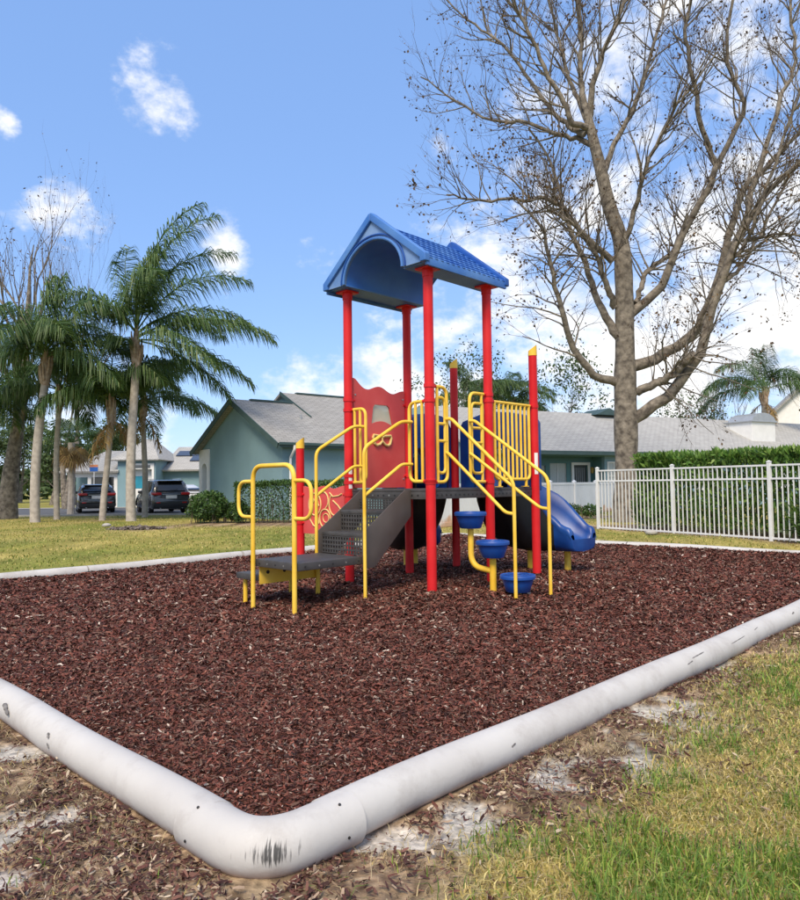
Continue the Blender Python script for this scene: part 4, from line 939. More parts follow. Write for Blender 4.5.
def r2(t): return HE2+.05+(t if t <= W2/2 else W2-t)*sl2
slope('roof', [(-.3, -.45, r2(-.45)), (L2, -.45, r2(-.45)), (L2, W2/2, r2(W2/2)), (-.3, W2/2, r2(W2/2))], .10, M['shingle_pale'], h2)
slope('roof', [(-.3, W2+.45, r2(-.45)), (L2, W2+.45, r2(-.45)), (L2, W2/2, r2(W2/2)), (-.3, W2/2, r2(W2/2))], .10, M['shingle_pale'], h2)
m = MB(); m.prism([(0, GZ), (W2, GZ), (W2, HE2-.05), (W2/2, ZR2-.06), (0, HE2-.05)], (-.0, 0, 0), (0, 1, 0), (0, 0, 1), (-.16, 0, 0)); m.build('gable_wall', M['teal'], h2, smooth=0)
MB().b2(-.3, L2, -.49, -.452, HE2-.31, HE2-.14).build('fascia', M['teal_dark'], h2, smooth=0)
MB().b2(0, L2, -.45, -.004, HE2-.24, HE2-.205).build('soffit', M['teal_dark'], h2, smooth=0)
# small dark gable rising over the ridge
gx = 10.6
m = MB(); m.prism([(gx-.9, 0), (gx, .36), (gx+.9, 0)], (0, W2/2-.6, ZR2-.05), (1, 0, 0), (0, 0, 1), (0, 1.6, 0)); m.build('roof_vent_gable', M['teal_dark'], h2, smooth=0)
# white chimney box with grey metal cowl
cx = 20.0
ch = MB().b2(cx-1.0, cx+1.0, 1.1, 2.7, r2(1.1)-.2, r2(1.1)+1.05).build('chimney', M['white_paint'], h2, smooth=0, bevel=.01)
MB().b2(cx-1.1, cx+1.1, 1.0, 2.8, r2(1.1)+1.051, r2(1.1)+1.12).build('chimney_cap', M['metal_grey'], ch, smooth=0, bevel=.01)
m = MB(); pts = [(-1.05+2.1*k/10, .45*math.sin(math.pi*k/10)**.6) for k in range(11)]
m.prism([(a_, b_+.0) for a_, b_ in pts], (cx, 1.05, r2(1.1)+1.121), (1, 0, 0), (0, 0, 1), (0, 1.5, 0)); m.build('chimney_cowl', M['metal_grey'], ch)

# --- far house beyond the parking lot
D3 = 50.0; c3 = on_ground(145, D3); GZ3 = -.1
h3 = thing('house', (c3.x, D3, 0), 0, 'pale teal house with white trimmed entry and roof solar panels beyond the parked cars', 'house')
S3 = D3/FPX
def X3(px): return on_ground(px, D3).x-c3.x
wl, e0, e1, wr = X3(76), X3(126), X3(163), X3(232)
wall_openings('wall', (wl, 0, 0), (1, 0, 0), e0-wl, GZ3, 2.45, [(1.2, 2.7, .8, 2.1)], .2, M['teal'], h3, (0, -1, 0))
window(h3, (wl+1.95, -.01, 1.45), (1, 0, 0), (0, -1, 0), 1.5, 1.3, (1, 1))
MB().b2(wl+.05, e0-.02, -1.3, -1.12, 2.05, 2.42).build('porch_beam', M['white_paint'], h3, smooth=0)
for xx in (wl+.15, wl+1.5, e0-.2): MB().b2(xx-.12, xx+.12, -1.32, -1.1, GZ3, 2.049).build('porch_column', M['white_paint'], h3, smooth=0, bevel=.01)
slope('roof', [(wl-.4, -1.7, 2.45), (e0+.1, -1.7, 2.45), (e0+.1, 2.2, 4.0), (wl+1.2, 2.2, 4.0)], .12, M['shingle_pale'], h3)
wall_openings('wall', (e0, -1.5, 0), (1, 0, 0), e1-e0, GZ3, 3.25, [(.75, e1-e0-.25, GZ3+.1, 2.55)], .2, M['teal'], h3, (0, -1, 0))
MB().b2(e0, e0+.2, -1.3, 3, GZ3, 3.25).build('wall', M['teal'], h3, smooth=0); MB().b2(e1-.2, e1, -1.3, 3, GZ3, 3.25).build('wall', M['teal'], h3, smooth=0)
ew = e1-e0
ef = MB(); ef.ring([(.6, GZ3), (ew-.1, GZ3), (ew-.1, 2.95), (.6, 2.95)], [(.75, GZ3+.1), (ew-.25, GZ3+.1), (ew-.25, 2.55), (.75, 2.55)], (e0, -1.5, 0), (1, 0, 0), (0, 0, 1), (0, -.06, 0)); efo = ef.build('entry_frame', M['white_paint'], h3, smooth=0)
MB().b2(e0+.85, e1-.35, -1.575, -1.565, 2.62, 2.82).build('transom', M['glass'], efo, smooth=0)
MB().b2(e0+.75, e1-.25, -1.1, -1.05, GZ3+.1, 2.55).build('entry_door', M['white_paint'], h3, smooth=0)
m = MB(); m.b2(e0+.95, e0+1.55, -1.12, -1.101, 1.25, 2.1); m.build('door_glass', mat('bright_teal_glass', (.02, .24, .36), .2, .1), h3, smooth=0)
ec = (e0+e1)/2
slope('roof', [(e0-.35, -1.9, 3.2), (e1+.35, -1.9, 3.2), (ec+.2, .9, 4.75), (ec-.2, .9, 4.75)], .10, M['shingle_pale'], h3)
slope('roof', [(e0-.35, -1.9, 3.2), (ec-.2, .9, 4.75), (ec-.2, 1.5, 4.75), (e0-.35, 3.5, 3.2)], .10, M['shingle_pale'], h3)
slope('roof', [(e1+.35, -1.9, 3.2), (ec+.2, .9, 4.75), (ec+.2, 1.5, 4.75), (e1+.35, 3.5, 3.2)], .10, M['shingle_pale'], h3)
wall_openings('wall', (e1+.001, .2, 0), (1, 0, 0), wr-e1, GZ3, 2.5, [], .2, M['teal'], h3, (0, -1, 0))
sr = slope('roof', [(e1-.2, -.3, 2.52), (wr+.3, -.3, 2.52), (wr+.3, 4.2, 4.35), (e1-.2, 4.2, 4.35)], .12, M['shingle_pale'], h3)
nv = Vector((0, -1.83, 4.5)).normalized(); up = Vector((0, 4.5, 1.83)).normalized()
def solar(x, s):                             # s along the slope from the eave
    c = Vector((x, -.3, 2.52))+up*s+nv*.06
    o = MB().box(c, (1.38, 1.0, .05), (Vector((1, 0, 0)), up, nv)).build('solar_panel', M['solar'], h3, smooth=0)
    MB().box(c+nv*.026, (1.30, .92, .006), (Vector((1, 0, 0)), up, nv)).build('cells', M['solar'], o, smooth=0)
for k in range(3): solar(e1+.9+k*1.45, 3.2)
for k in range(2): solar(e1+2.2+k*1.45, 2.1)
# little blue and orange board on the house front
sb = thing('house_sign', (on_ground(94, 47.6).x, 47.6, 0), 0, 'small blue and orange board on a post by the far car', 'sign')
MB().tube([(0, 0, -.1), (0, 0, 2.80)], .03, 8).build('post', M['white_paint'], sb); MB().b2(-.27, .27, -.06, -.031, 2.42, 2.70).build('board', mat('sign_blue', (.02, .12, .45), .5, .1), sb, smooth=0); MB().b2(-.27, .27, -.06, -.031, 2.701, 2.86).build('top_band', mat('sign_orange', (.6, .22, .10), .5, .1), sb, smooth=0)
# --- pale gable at the right edge behind the palm
gp = on_ground(812, 60); h4 = thing('house', (gp.x, 60, 0), R(-20), 'white gabled house end peeking out at the right edge behind the palm', 'house')
m = MB(); m.prism([(-3.2, 0), (3.2, 0), (3.2, 6.6), (0, 9.6), (-3.2, 6.6)], (0, 0, 0), (1, 0, 0), (0, 0, 1), (0, 6, 0)); m.build('wall', M['white_paint'], h4, smooth=0)
slope('roof', [(-3.7, -.4, 6.2), (-3.7, 6.4, 6.2), (0, 6.4, 9.75), (0, -.4, 9.75)], .15, M['shingle'], h4); slope('roof', [(3.7, -.4, 6.2), (3.7, 6.4, 6.2), (0, 6.4, 9.75), (0, -.4, 9.75)], .15, M['shingle'], h4)

# ------------------------------------------------------------------ fences
# white picket (aluminium) fence on the right
FA = Vector((5.17, 18.8)); FD = Vector((.47, -.883)).normalized(); FZ = .05
pf = thing('picket_fence', (FA.x, FA.y, 0), math.atan2(FD.y, FD.x), 'white metal picket fence in front of the tall hedge on the right', 'fence')
SP = 2.44; NB = 3; FH = 1.56
for k in range(NB+1):
    o = MB().b2(k*SP-.035, k*SP+.035, -.035, .035, -.2, FZ+FH+.04).build('fence_post', M['white_metal'], pf, smooth=0, bevel=.004)
    m = MB(); m.add([(k*SP-.045, -.045, FZ+FH+.04), (k*SP+.045, -.045, FZ+FH+.04), (k*SP+.045, .045, FZ+FH+.04), (k*SP-.045, .045, FZ+FH+.04), (k*SP, 0, FZ+FH+.075)], [(3,2,1,0), (0,1,4), (1,2,4), (2,3,4), (3,0,4)]); m.build('post_cap', M['white_metal'], o, smooth=0)
pk = None
for k in range(NB):
    x0, x1 = k*SP+.036, (k+1)*SP-.036
    for z in (FZ+.06, FZ+FH-.30, FZ+FH-.03): MB().b2(x0, x1, -.018, .018, z-.018, z+.018).build('rail', M['white_metal'], pf, smooth=0)
    n = 19
    for i in range(1, n+1):
        x = x0+(x1-x0)*i/(n+1)
        if pk is None: pk = MB().b2(-.010, .010, -.010, .010, FZ+.02, FZ+FH-.012).build('picket', M['white_metal'], pf, smooth=0); pk.location.x = x
        else: dup(pk, pf, Matrix.Translation((x, 0, 0)))
# return of the fence to the left-back corner, then the white vinyl privacy fence
VA = Vector((.2, 19.0)); VD = Vector((.593, .805)).normalized(); VL = 15.5; VH = 1.20
vf = thing('vinyl_fence', (VA.x, VA.y, 0), math.atan2(VD.y, VD.x), 'solid white vinyl privacy fence below the porch of the long house', 'fence')
nb = 7; bl = VL/nb
for k in range(nb+1):
    o = MB().b2(k*bl-.065, k*bl+.065, -.065, .065, -.2, VH+.13).build('fence_post', M['white_vinyl'], vf, smooth=0, bevel=.006)
    m = MB(); m.add([(k*bl-.075, -.075, VH+.131), (k*bl+.075, -.075, VH+.131), (k*bl+.075, .075, VH+.131), (k*bl-.075, .075, VH+.131), (k*bl, 0, VH+.185)], [(3,2,1,0), (0,1,4), (1,2,4), (2,3,4), (3,0,4)]); m.build('post_cap', M['white_vinyl'], o, smooth=0)
M['vinyl_stained'] = mat('rust_stained_vinyl', (.76, .77, .79), .45, .05, 1.5)
t = M['vinyl_stained'].node_tree; b = t.nodes['Principled BSDF']; src = b.inputs['Base Color'].links[0].from_socket
tcn = N(t, 'ShaderNodeTexCoord'); sp = N(t, 'ShaderNodeSeparateXYZ'); L(t, tcn.outputs['Object'], sp.inputs[0])
nz = N(t, 'ShaderNodeTexNoise'); nz.inputs['Scale'].default_value = 1.6; nz.inputs['Detail'].default_value = 5; L(t, tcn.outputs['Object'], nz.inputs[0])
ad = N(t, 'ShaderNodeMath', operation='MULTIPLY_ADD'); L(t, nz.outputs[0], ad.inputs[0]); ad.inputs[1].default_value = -.9; L(t, sp.outputs[2], ad.inputs[2])
mr = N(t, 'ShaderNodeMapRange', interpolation_type='SMOOTHSTEP'); L(t, ad.outputs[0], mr.inputs[0]); mr.inputs[1].default_value = -.16; mr.inputs[2].default_value = -.34; mr.inputs[4].default_value = .75
mx_ = N(t, 'ShaderNodeMixRGB'); L(t, mr.outputs[0], mx_.inputs[0]); L(t, src, mx_.inputs[1]); mx_.inputs[2].default_value = (.55, .24, .05, 1); L(t, mx_.outputs[0], b.inputs['Base Color'])
for k in range(nb):
    x0, x1 = k*bl+.066, (k+1)*bl-.066; n = 12; w = (x1-x0)/n
    for i in range(n): MB().b2(x0+i*w+.004, x0+(i+1)*w-.004, -.012, .012, .0, VH-.001).build('board', M['vinyl_stained'], vf, smooth=0)
    MB().b2(x0, x1, -.03, .03, VH, VH+.09).build('rail', M['white_vinyl'], vf, smooth=0, bevel=.006); MB().b2(x0, x1, -.03, .03, .07, .19).build('rail', M['vinyl_stained'], vf, smooth=0, bevel=.006)
# ------------------------------------------------------------------ vegetation
def leaf_cloud(name, P, size, material, parent, up=0.0, aspect=2.2, kind=None, align=None):
    """many small folded leaves at points P (n,3)"""
    n = len(P); d = rng.normal(0, 1, (n, 3)); d[:, 2] += up
    if align is not None: d = d*.6+align
    d /= np.linalg.norm(d, axis=1)[:, None]+1e-9
    r = rng.normal(0, 1, (n, 3)); s = np.cross(d, r); s /= np.linalg.norm(s, axis=1)[:, None]+1e-9; nn_ = np.cross(d, s)
    L_ = (size*rng.uniform(.6, 1.4, n))[:, None]; W_ = L_/aspect
    V = np.stack([P, P+d*L_*.5+s*W_*.5+nn_*L_*.08, P+d*L_, P+d*L_*.5-s*W_*.5+nn_*L_*.08], 1).reshape(-1, 3)
    F = np.arange(n*4).reshape(n, 4)
    o = mesh_np(name, V, F, material, parent)
    if kind: o['kind'] = kind
    return o
def limb_points(pts, n):                   # resample a polyline smoothly (Catmull-Rom)
    P = [Vector(p) for p in pts]; out = []
    P = [P[0]*2-P[1]]+P+[P[-1]*2-P[-2]]
    segs = len(P)-3; per = max(2, n//segs)
    for i in range(segs):
        a, b, c, d = P[i:i+4]
        for k in range(per):
            t = k/per; out.append(.5*((2*b)+(c-a)*t+(2*a-5*b+4*c-d)*t*t+(3*b-a-3*c+d)*t**3))
    out.append(P[-2]); return out
class Wood:                                 # collects thin branches as tapered tubes
    def __init__(s): s.big = MB(); s.twig = MB(); s.tips = []
    def grow(s, p, d, length, r, depth, rnd, upbias=.25, kids=(3, 5), spread=.75, droop=0.0):
        n = 5 if depth > 0 else 4; pts = [p.copy()]; q = p.copy(); dd = d.normalized()
        for i in range(n):
            dd = (dd+Vector((rnd.gauss(0, .16), rnd.gauss(0, .16), rnd.gauss(0, .12)+upbias*.22-droop*.2))).normalized(); q = q+dd*(length/n); pts.append(q.copy())
        rs = [r*(1-.72*i/n) for i in range(n+1)]
        (s.big if r > .02 else s.twig).tube(pts, rs, 6 if r > .02 else 3, caps=False)
        if depth == 0: s.tips += [pts[-1], pts[-2], pts[2]]; return
        for k in range(rnd.randint(*kids)):
            f = rnd.uniform(.3, 1.0); i = min(n-1, int(f*n)); base = pts[i].lerp(pts[i+1], f*n-i)
            ax = dd.orthogonal().normalized(); ax.rotate(Matrix.Rotation(rnd.uniform(0, 2*math.pi), 3, dd))
            nd = (pts[i+1]-pts[i]).normalized()*1.0+ax*spread*rnd.uniform(.6, 1.3)+Vector((0, 0, upbias*.5))
            s.grow(base, nd, length*rnd.uniform(.45, .75), max(.004, rs[i]*rnd.uniform(.45, .65)), depth-1, rnd, upbias, kids, spread, droop)
# --- the large bare tree on the right
TD = 21.5; base = on_ground(625, TD, 0)
tree = thing('bare_tree', (base.x, base.y, 0), 0, 'large bare deciduous tree with a thick trunk behind the picket fence', 'tree')
def Z6(x, y): return (390+x/1.951, y/1.951)
rnd = random.Random(11)
def tp(x, y, dz=0.0):                       # traced limb point, at its own distance dz metres nearer/farther than the trunk
    px, py = Z6(x, y); return at(px, py, TD+dz)-base
trunk_px = [(462, 1010), (461, 890), (459, 760), (458, 640), (456, 540), (450, 470), (427, 400), (411, 330), (396, 270), (386, 225)]
tr_pts = limb_points([tp(*p) for p in trunk_px], 40); tr_pts[0].z = -.3
nt_ = len(tr_pts); rads = []
for i, p in enumerate(tr_pts):
    f = i/(nt_-1); r_ = .40*(1-f)**.55+.12 if f > 0 else .5
    r_ = .335-.07*min(1, f/.45) if f < .45 else .265-.14*(f-.45)/.55
    r_ += .05*math.exp(-((f-.16)/.035)**2)+.035*math.exp(-((f-.24)/.03)**2)
    rads.append(r_+.10*math.exp(-(f/.05)**2)+rnd.uniform(-.008, .008))
MB().tube(tr_pts, rads, 18).build('trunk', M['trunk_bark'], tree, smooth=70)
limbs = [  # (points, start radius, end radius, depth swing)
 ([(465, 822), (540, 772), (600, 692), (632, 600), (660, 505), (702, 430), (742, 370), (805, 310), (860, 250)], .20, .05, -1.6),
 ([(468, 716), (540, 690), (602, 640), (632, 568), (660, 460), (690, 372), (732, 330), (795, 258), (850, 190)], .19, .05, 1.2),
 ([(466, 772), (540, 736), (592, 690)], .14, .10, -.8),
 ([(470, 612), (530, 560), (546, 520), (600, 400), (640, 330), (680, 240), (690, 200), (660, 120), (668, 0), (690, -110)], .15, .03, -1.2),
 ([(478, 592), (500, 532), (550, 490), (580, 420)], .09, .05, .8),
 ([(640, 330), (610, 250), (590, 150), (575, 60), (592, -20), (600, -100)], .09, .03, -1.6),
 ([(442, 746), (400, 730), (360, 680), (340, 620), (322, 560), (310, 500), (290, 440), (240, 380)], .14, .03, -1.8),
 ([(446, 656), (420, 620), (400, 570), (380, 510), (345, 430), (335, 390), (320, 330), (270, 250)], .14, .03, 1.0),
 ([(440, 600), (420, 550), (400, 490), (360, 440), (300, 400)], .11, .03, -1.2),
 ([(399, 285), (372, 272), (330, 265), (270, 240), (200, 235), (130, 195), (60, 150)], .10, .02, 1.4),
 ([(434, 510), (380, 460), (330, 400), (260, 390), (180, 390), (110, 380)], .11, .02, -2.0),
 ([(388, 250), (355, 240), (340, 200), (300, 130), (270, 60), (240, 0), (215, -90)], .11, .03, -1.0),
 ([(380, 262), (340, 240), (290, 180), (220, 90), (150, 40), (90, -20)], .10, .02, 2.0),
 ([(414, 340), (440, 280), (480, 200), (510, 100), (540, 0), (560, -90)], .10, .03, 1.5),
 ([(456, 480), (480, 400), (500, 330), (550, 220), (582, 180), (640, 100)], .09, .02, -2.2),
 ([(690, 440), (720, 330), (760, 200), (790, 120), (780, 0), (790, -90)], .10, .03, 1.0),
 ([(664, 475), (720, 465), (762, 458), (805, 462), (850, 480)], .06, .02, -2.4),
 ([(387, 235), (400, 150), (440, 50), (470, -50), (490, -140)], .11, .03, -.6),
 ([(386, 232), (376, 180), (372, 100), (368, 0), (350, -120)], .12, .03, .6),
 ([(386, 240), (350, 150), (325, 60), (300, -40)], .09, .025, 2.2),
 ([(632, 568), (700, 500), (760, 380), (810, 300)], .08, .025, 2.4),
 ([(600, 640), (640, 540), (690, 480), (720, 400), (800, 180), (830, 60)], .09, .025, -2.6),
]
wood = Wood()
for pts, r0, r1, sw in limbs:
    m_ = len(pts); P = [tp(x, y, sw*(i/(m_-1))**1.0) for i, (x, y) in enumerate(pts)]
    Q = limb_points(P, 26); k_ = len(Q)
    Q = [p+Vector((rnd.gauss(0, .025), rnd.gauss(0, .03), rnd.gauss(0, .025))) if 0 < i < k_-1 else p for i, p in enumerate(Q)]
    RS = [r0+(r1-r0)*(i/(k_-1))**.8 for i in range(k_)]
    o = MB().tube(Q, RS, 10).build('limb', M['trunk_bark'], tree, smooth=70)
    nk = int(17+len(Q)*.6)
    for j in range(nk):
        f = rnd.uniform(.22, 1.0)**.85; i = min(k_-2, int(f*(k_-1))); d = (Q[i+1]-Q[i]).normalized()
        ax = d.orthogonal().normalized(); ax.rotate(Matrix.Rotation(rnd.uniform(0, 2*math.pi), 3, d))
        low = Q[i].z < 8
        wood.grow(Q[i], d*.7+ax*.9+Vector((0, 0, .25)), rnd.uniform(1.1, 2.4)*(1 if f < .8 else .8), min(RS[i]*.6, rnd.uniform(.016, .036)), 2, rnd, upbias=.35 if not low else .05, kids=(2, 4), droop=.2 if low else 0)
wood.big.build('crown', M['trunk_bark'], tree, smooth=70)
o = wood.twig.build('twigs', M['twig'], tree, smooth=70); o['kind'] = 'stuff'
tips = np.array([tuple(p) for p in wood.tips]); ww = np.exp(-((tips[:, 2]-6.5)/4.2)**2)
sel = tips[rng.uniform(0, 1, len(tips)) < .15+.25*ww]; 
P = np.concatenate([sel+rng.normal(0, .02, sel.shape)]+[sel[rng.uniform(0, 1, len(sel)) < .45]+0 for _ in range(2)]); P[len(sel):] += rng.normal(0, .05, P[len(sel):].shape)
leaf_cloud('leaves', P, .088, M['leaf_dead'], tree, up=-1.0, aspect=1.5, kind='stuff')
print('tree tips', len(tips), 'leaves', len(P), 'twig faces', len(wood.twig.f))

# --- bare trees without traced limbs
def bare_tree(name, px, D, h, r, label, cat='tree', group=None, seed=1, leaves=0, stems=1, lean=0, leafmat=None, upb=.6, leafsize=.12, spread=.6):
    rnd = random.Random(seed); b = on_ground(px, D, 0); o = thing(name, (b.x, b.y, 0), 0, label, cat, group)
    w = Wood(); tm = MB()
    for s_ in range(stems):
        q = Vector((rnd.uniform(-.15, .15)*(stems > 1), rnd.uniform(-.15, .15)*(stems > 1), -.2)); d = Vector((rnd.uniform(-.25, .25)*(stems > 1)+lean, rnd.uniform(-.2, .2), 1)).normalized(); pts = [q.copy()]; n = 12
        for i in range(n): d = (d+Vector((rnd.gauss(0, .06), rnd.gauss(0, .06), .05))).normalized(); q = q+d*(h*.8/n); pts.append(q.copy())
        rs = [r*(1-.95*(i/n)**.8) for i in range(n+1)]; tm.tube(pts, rs, 10)
        for k in range(12):
            f = rnd.uniform(.30, 1); i = min(n-1, int(f*n)); ax = Vector((math.cos(k*2.4), math.sin(k*2.4), 0))
            w.grow(pts[i], ax*spread+Vector((0, 0, .9)), h*rnd.uniform(.22, .38)*(1.15-.4*f), rs[i]*.5, 2, rnd, upbias=upb, kids=(3, 5), spread=.55)
    tm.build('trunk', M['trunk_bark'], o, smooth=70); w.big.build('branches', M['trunk_bark'], o, smooth=70); t_ = w.twig.build('twigs', M['twig'], o, smooth=70); t_['kind'] = 'stuff'
    if leaves:
        tp_ = np.array([tuple(p) for p in w.tips]); P = tp_[rng.integers(0, len(tp_), leaves)]+rng.normal(0, .03 if leafmat else .22*h/8, (leaves, 3)); leaf_cloud('crown', P, leafsize, leafmat or M['leaf_tree'], o, kind='stuff')
    return o
bare_tree('bare_tree', 8, 31, 15.5, .44, 'thick trunked bare tree at the left edge of the lawn', seed=5, stems=1, leaves=350, leafmat=M['leaf_dead'], upb=.9, spread=.5)
bare_tree('bare_tree', 66, 46, 19, .22, 'slender bare tree with upright twigs behind the left palms', seed=8, stems=2, leaves=250, leafmat=M['leaf_dead'], upb=1.1, spread=.45)
bare_tree('bare_tree', 706, 48, 9.0, .16, 'slim bare tree standing behind the ridge of the long house', seed=15, stems=2, upb=.9)
bare_tree('leafy_tree', 566, 44, 9.6, .16, 'loose leafy tree behind the roof of the long house', seed=21, leaves=1500, leafsize=.22, upb=.4)
bare_tree('leafy_tree', 446, 43, 9.6, .15, 'feathery green tree behind the slide tower', seed=25, leaves=1500, leafsize=.2, upb=.3)
bare_tree('leafy_tree', 690, 44, 6.2, .14, 'small round leafy tree showing over the pale ridge', seed=31, stems=3, leaves=2600, leafsize=.18, upb=.2)
far = [(-60, 62, 9, 'tall green tree at the far left edge'), (20, 70, 8.5, 'dark green tree far behind the left trunk'), (52, 58, 5.6, 'low leafy tree by the far drive'), (86, 74, 7.5, 'leafy tree behind the far house roof'), (-20, 66, 7, 'broad green tree beyond the parking lot'), (120, 78, 8, 'rounded tree behind the far house')]
for i, (px, D, h, lb) in enumerate(far):
    bare_tree('leafy_tree', px, D, h, .22, lb, seed=60+i, leaves=3800, leafsize=.34, upb=.15, group='trees beyond the parking lot', stems=2, spread=.9)

# far-off wood closing the horizon
n = 15000; xs = rng.uniform(-62, 75, n); hh = 2.2+3.4*fbm(xs*.09, xs*0, 7)+1.2*(fbm(xs*.5, xs*0+2, 8)-.5); zs = hh*rng.uniform(0, 1, n)**.7; ys = 92+rng.uniform(-2.5, 2.5, n)*np.sqrt(np.clip(1-(zs/np.maximum(hh, .1))**2, 0, 1))
o = leaf_cloud('woodland', np.stack([xs, ys, zs], -1), .85, M['leaf_tree'], None, aspect=1.6); tag(o, 'far line of green trees and bushes closing the horizon', 'woodland', kind='stuff')
# --- palms
def frond_mesh(az, el, length, droop, rnd, wind=(0, 0), leaflet=.88, pairs=60, dens=2, sag=1.2):
    """one feather frond as (rachis MB, leaflet verts); starts at the origin"""
    m = MB(); n = 14; p = Vector((0, 0, 0)); d = Vector((math.cos(az)*math.cos(el), math.sin(az)*math.cos(el), math.sin(el))); pts = [p.copy()]; dirs = [d.copy()]
    for i in range(n):
        f = (i+1)/n; d = (d+Vector((wind[0]*f*.10, wind[1]*f*.10, -droop*(.05+.13*f)))).normalized(); p = p+d*(length/n); pts.append(p.copy()); dirs.append(d.copy())
    m.tube(pts, [.030*(1-.85*i/n)+.003 for i in range(n+1)], 5, caps=False)
    for k in range(pairs):
        f = .16+.84*(k+rnd.uniform(0, .6))/pairs; i = min(n-1, int(f*n)); b = pts[i].lerp(pts[i+1], f*n-i); t_ = dirs[i]
        sd = t_.cross(Vector((0, 0, 1))); sd = sd.normalized() if sd.length > .05 else Vector((1, 0, 0)); up_ = sd.cross(t_)
        ll = leaflet*(.45+.9*math.sin(math.pi*min(1, .18+f*.80)))*rnd.uniform(.8, 1.15)
        for sgn in (-1, 1):
            for q in range(dens):
                lift = rnd.uniform(-.5, .5)
                d1 = (sd*sgn*rnd.uniform(.7, 1.0)+t_*rnd.uniform(.35, .7)+up_*lift+Vector((wind[0]*.25, wind[1]*.25, -sag*.25))).normalized()
                d2 = (d1*.75+Vector((wind[0]*.25, wind[1]*.25, -sag))).normalized(); w_ = .019
                wv = d1.cross(Vector((rnd.gauss(0, .5), rnd.gauss(0, .5), 1))).normalized()*w_
                a = b; c = a+d1*ll*.5; e = c+d2*ll*.5
                o_ = len(m.v); m.v += [tuple(a-wv*.6), tuple(a+wv*.6), tuple(c+wv), tuple(c-wv), tuple(e+wv*.15), tuple(e-wv*.15)]; m.f += [(o_, o_+1, o_+2, o_+3), (o_+3, o_+2, o_+4, o_+5)]
    return m
def palm(px, D, htrunk, label, fr, rt=.19, lean_px=0, wind=(.5, .1), seed=3, shaft=1.3, group='queen palms on the lawn', dens=2, pairs=60, skirt=0, base_shift=0):
    """fr: list of (azimuth deg: 0 = right, 90 = away, elevation deg, length, droop)"""
    rnd = random.Random(seed); b = on_ground(px, D, 0); o = thing('palm_tree', (b.x, b.y, 0), 0, label, 'palm tree', group)
    n = 34; pts = []; rs = []
    for i in range(n+1):
        f = i/n; pts.append((lean_px*f*f*D/FPX+.05*math.sin(f*4+seed), .05*math.cos(f*3+seed), -.25+(htrunk+.25)*f)); rs.append(rt*(1.28-.28*min(1, f/.08)-.22*f)*(1.035 if i % 2 else 1.0))
    MB().tube(pts, rs, 14).build('trunk', M['trunk_palm'], o, smooth=60)
    top = Vector(pts[-1]); rk = rs[-1]
    m = MB(); m.tube([top-Vector((0, 0, .15)), top+Vector((0, 0, .25)), top+Vector((0, 0, shaft*.6)), top+Vector((0, 0, shaft))], [rk*1.08, rk*1.30, rk*.95, rk*.45], 12)
    for k in range(10):                     # ragged leaf boots
        an = k*2.4; zz_ = rnd.uniform(-.05, shaft*.5); e = Vector((math.cos(an), math.sin(an), 0))
        m.tube([top+e*rk*.95+Vector((0, 0, zz_)), top+e*rk*1.5+Vector((0, 0, zz_+.30)), top+e*rk*1.75+Vector((0, 0, zz_+.62))], [.07, .05, .02], 5)
    m.build('crownshaft', M['crownshaft'], o, smooth=60)
    for k, (az, el, ln, dr) in enumerate(fr):
        fm = frond_mesh(R(az), R(el), ln, dr, rnd, wind, pairs=pairs, dens=dens); f_ = fm.build('frond', M['frond'], o, smooth=0); f_.location = top+Vector((0, 0, shaft*(.62+.3*min(1, max(0, el)/80))))
    for k in range(skirt):
        az = k*2.39; fm = frond_mesh(az, R(rnd.uniform(-50, -10)), rnd.uniform(1.2, 1.9), 1.0, rnd, (0, 0), leaflet=.4, pairs=26, dens=1); f_ = fm.build('dry_frond', M['frond_dry'], o, smooth=0); f_.location = top+Vector((0, 0, .1))
    return o
def ring(n, el0, el1, ln, dr, seed, az0=0):
    r_ = random.Random(seed); return [(az0+360*k/n+r_.uniform(-14, 14), r_.uniform(el0, el1), ln*r_.uniform(.85, 1.1), dr*r_.uniform(.8, 1.2)) for k in range(n)]
palm(132, 26, 5.75, 'tall queen palm with wind blown fronds, rightmost of the big palms', [(4, 84, 5.6, .62), (-22, 76, 5.5, .72), (25, 72, 5.2, .85), (0, 58, 5.0, .85), (5, 40, 4.4, .80), (-14, 22, 5.4, .58), (20, 30, 5.3, .70), (-42, 12, 4.8, .85), (40, -2, 4.2, .8), (15, 5, 4.6, .75), (160, 74, 3.6, .8), (188, 55, 3.4, 1.1), (110, 70, 4.2, .9), (-75, 62, 3.8, 1.1), (60, 45, 4.4, 1.0), (230, 48, 3.2, 1.2), (170, 88, 3.2, .12), (90, 87, 3.2, .2)], rt=.175, wind=(.78, .1), seed=3, lean_px=2, shaft=1.5)
palm(36, 26, 5.2, 'queen palm with a pale spear shaft, left of the tallest palm', [(0, 88, 2.9, .1), (180, 84, 2.8, .2)]+[(10, 35, 3.6, .95), (-25, 18, 3.8, 1.0), (30, 48, 3.6, 1.2), (60, 60, 3.4, 1.2), (120, 62, 3.2, 1.2), (175, 38, 3.0, 1.3), (200, 20, 2.9, 1.1), (150, 50, 3.2, 1.2), (-60, 50, 3.2, 1.2), (-110, 45, 3.2, 1.2), (240, 60, 3.0, 1.2), (-5, 62, 3.6, 1.1)], rt=.175, wind=(.62, .1), seed=9, lean_px=7)
palm(56, 29, 4.6, 'slender queen palm with dense dark fronds behind the spear shaft palm', ring(11, 15, 75, 3.2, 1.15, 4), rt=.12, wind=(.45, .1), seed=14, lean_px=4, shaft=1.0)
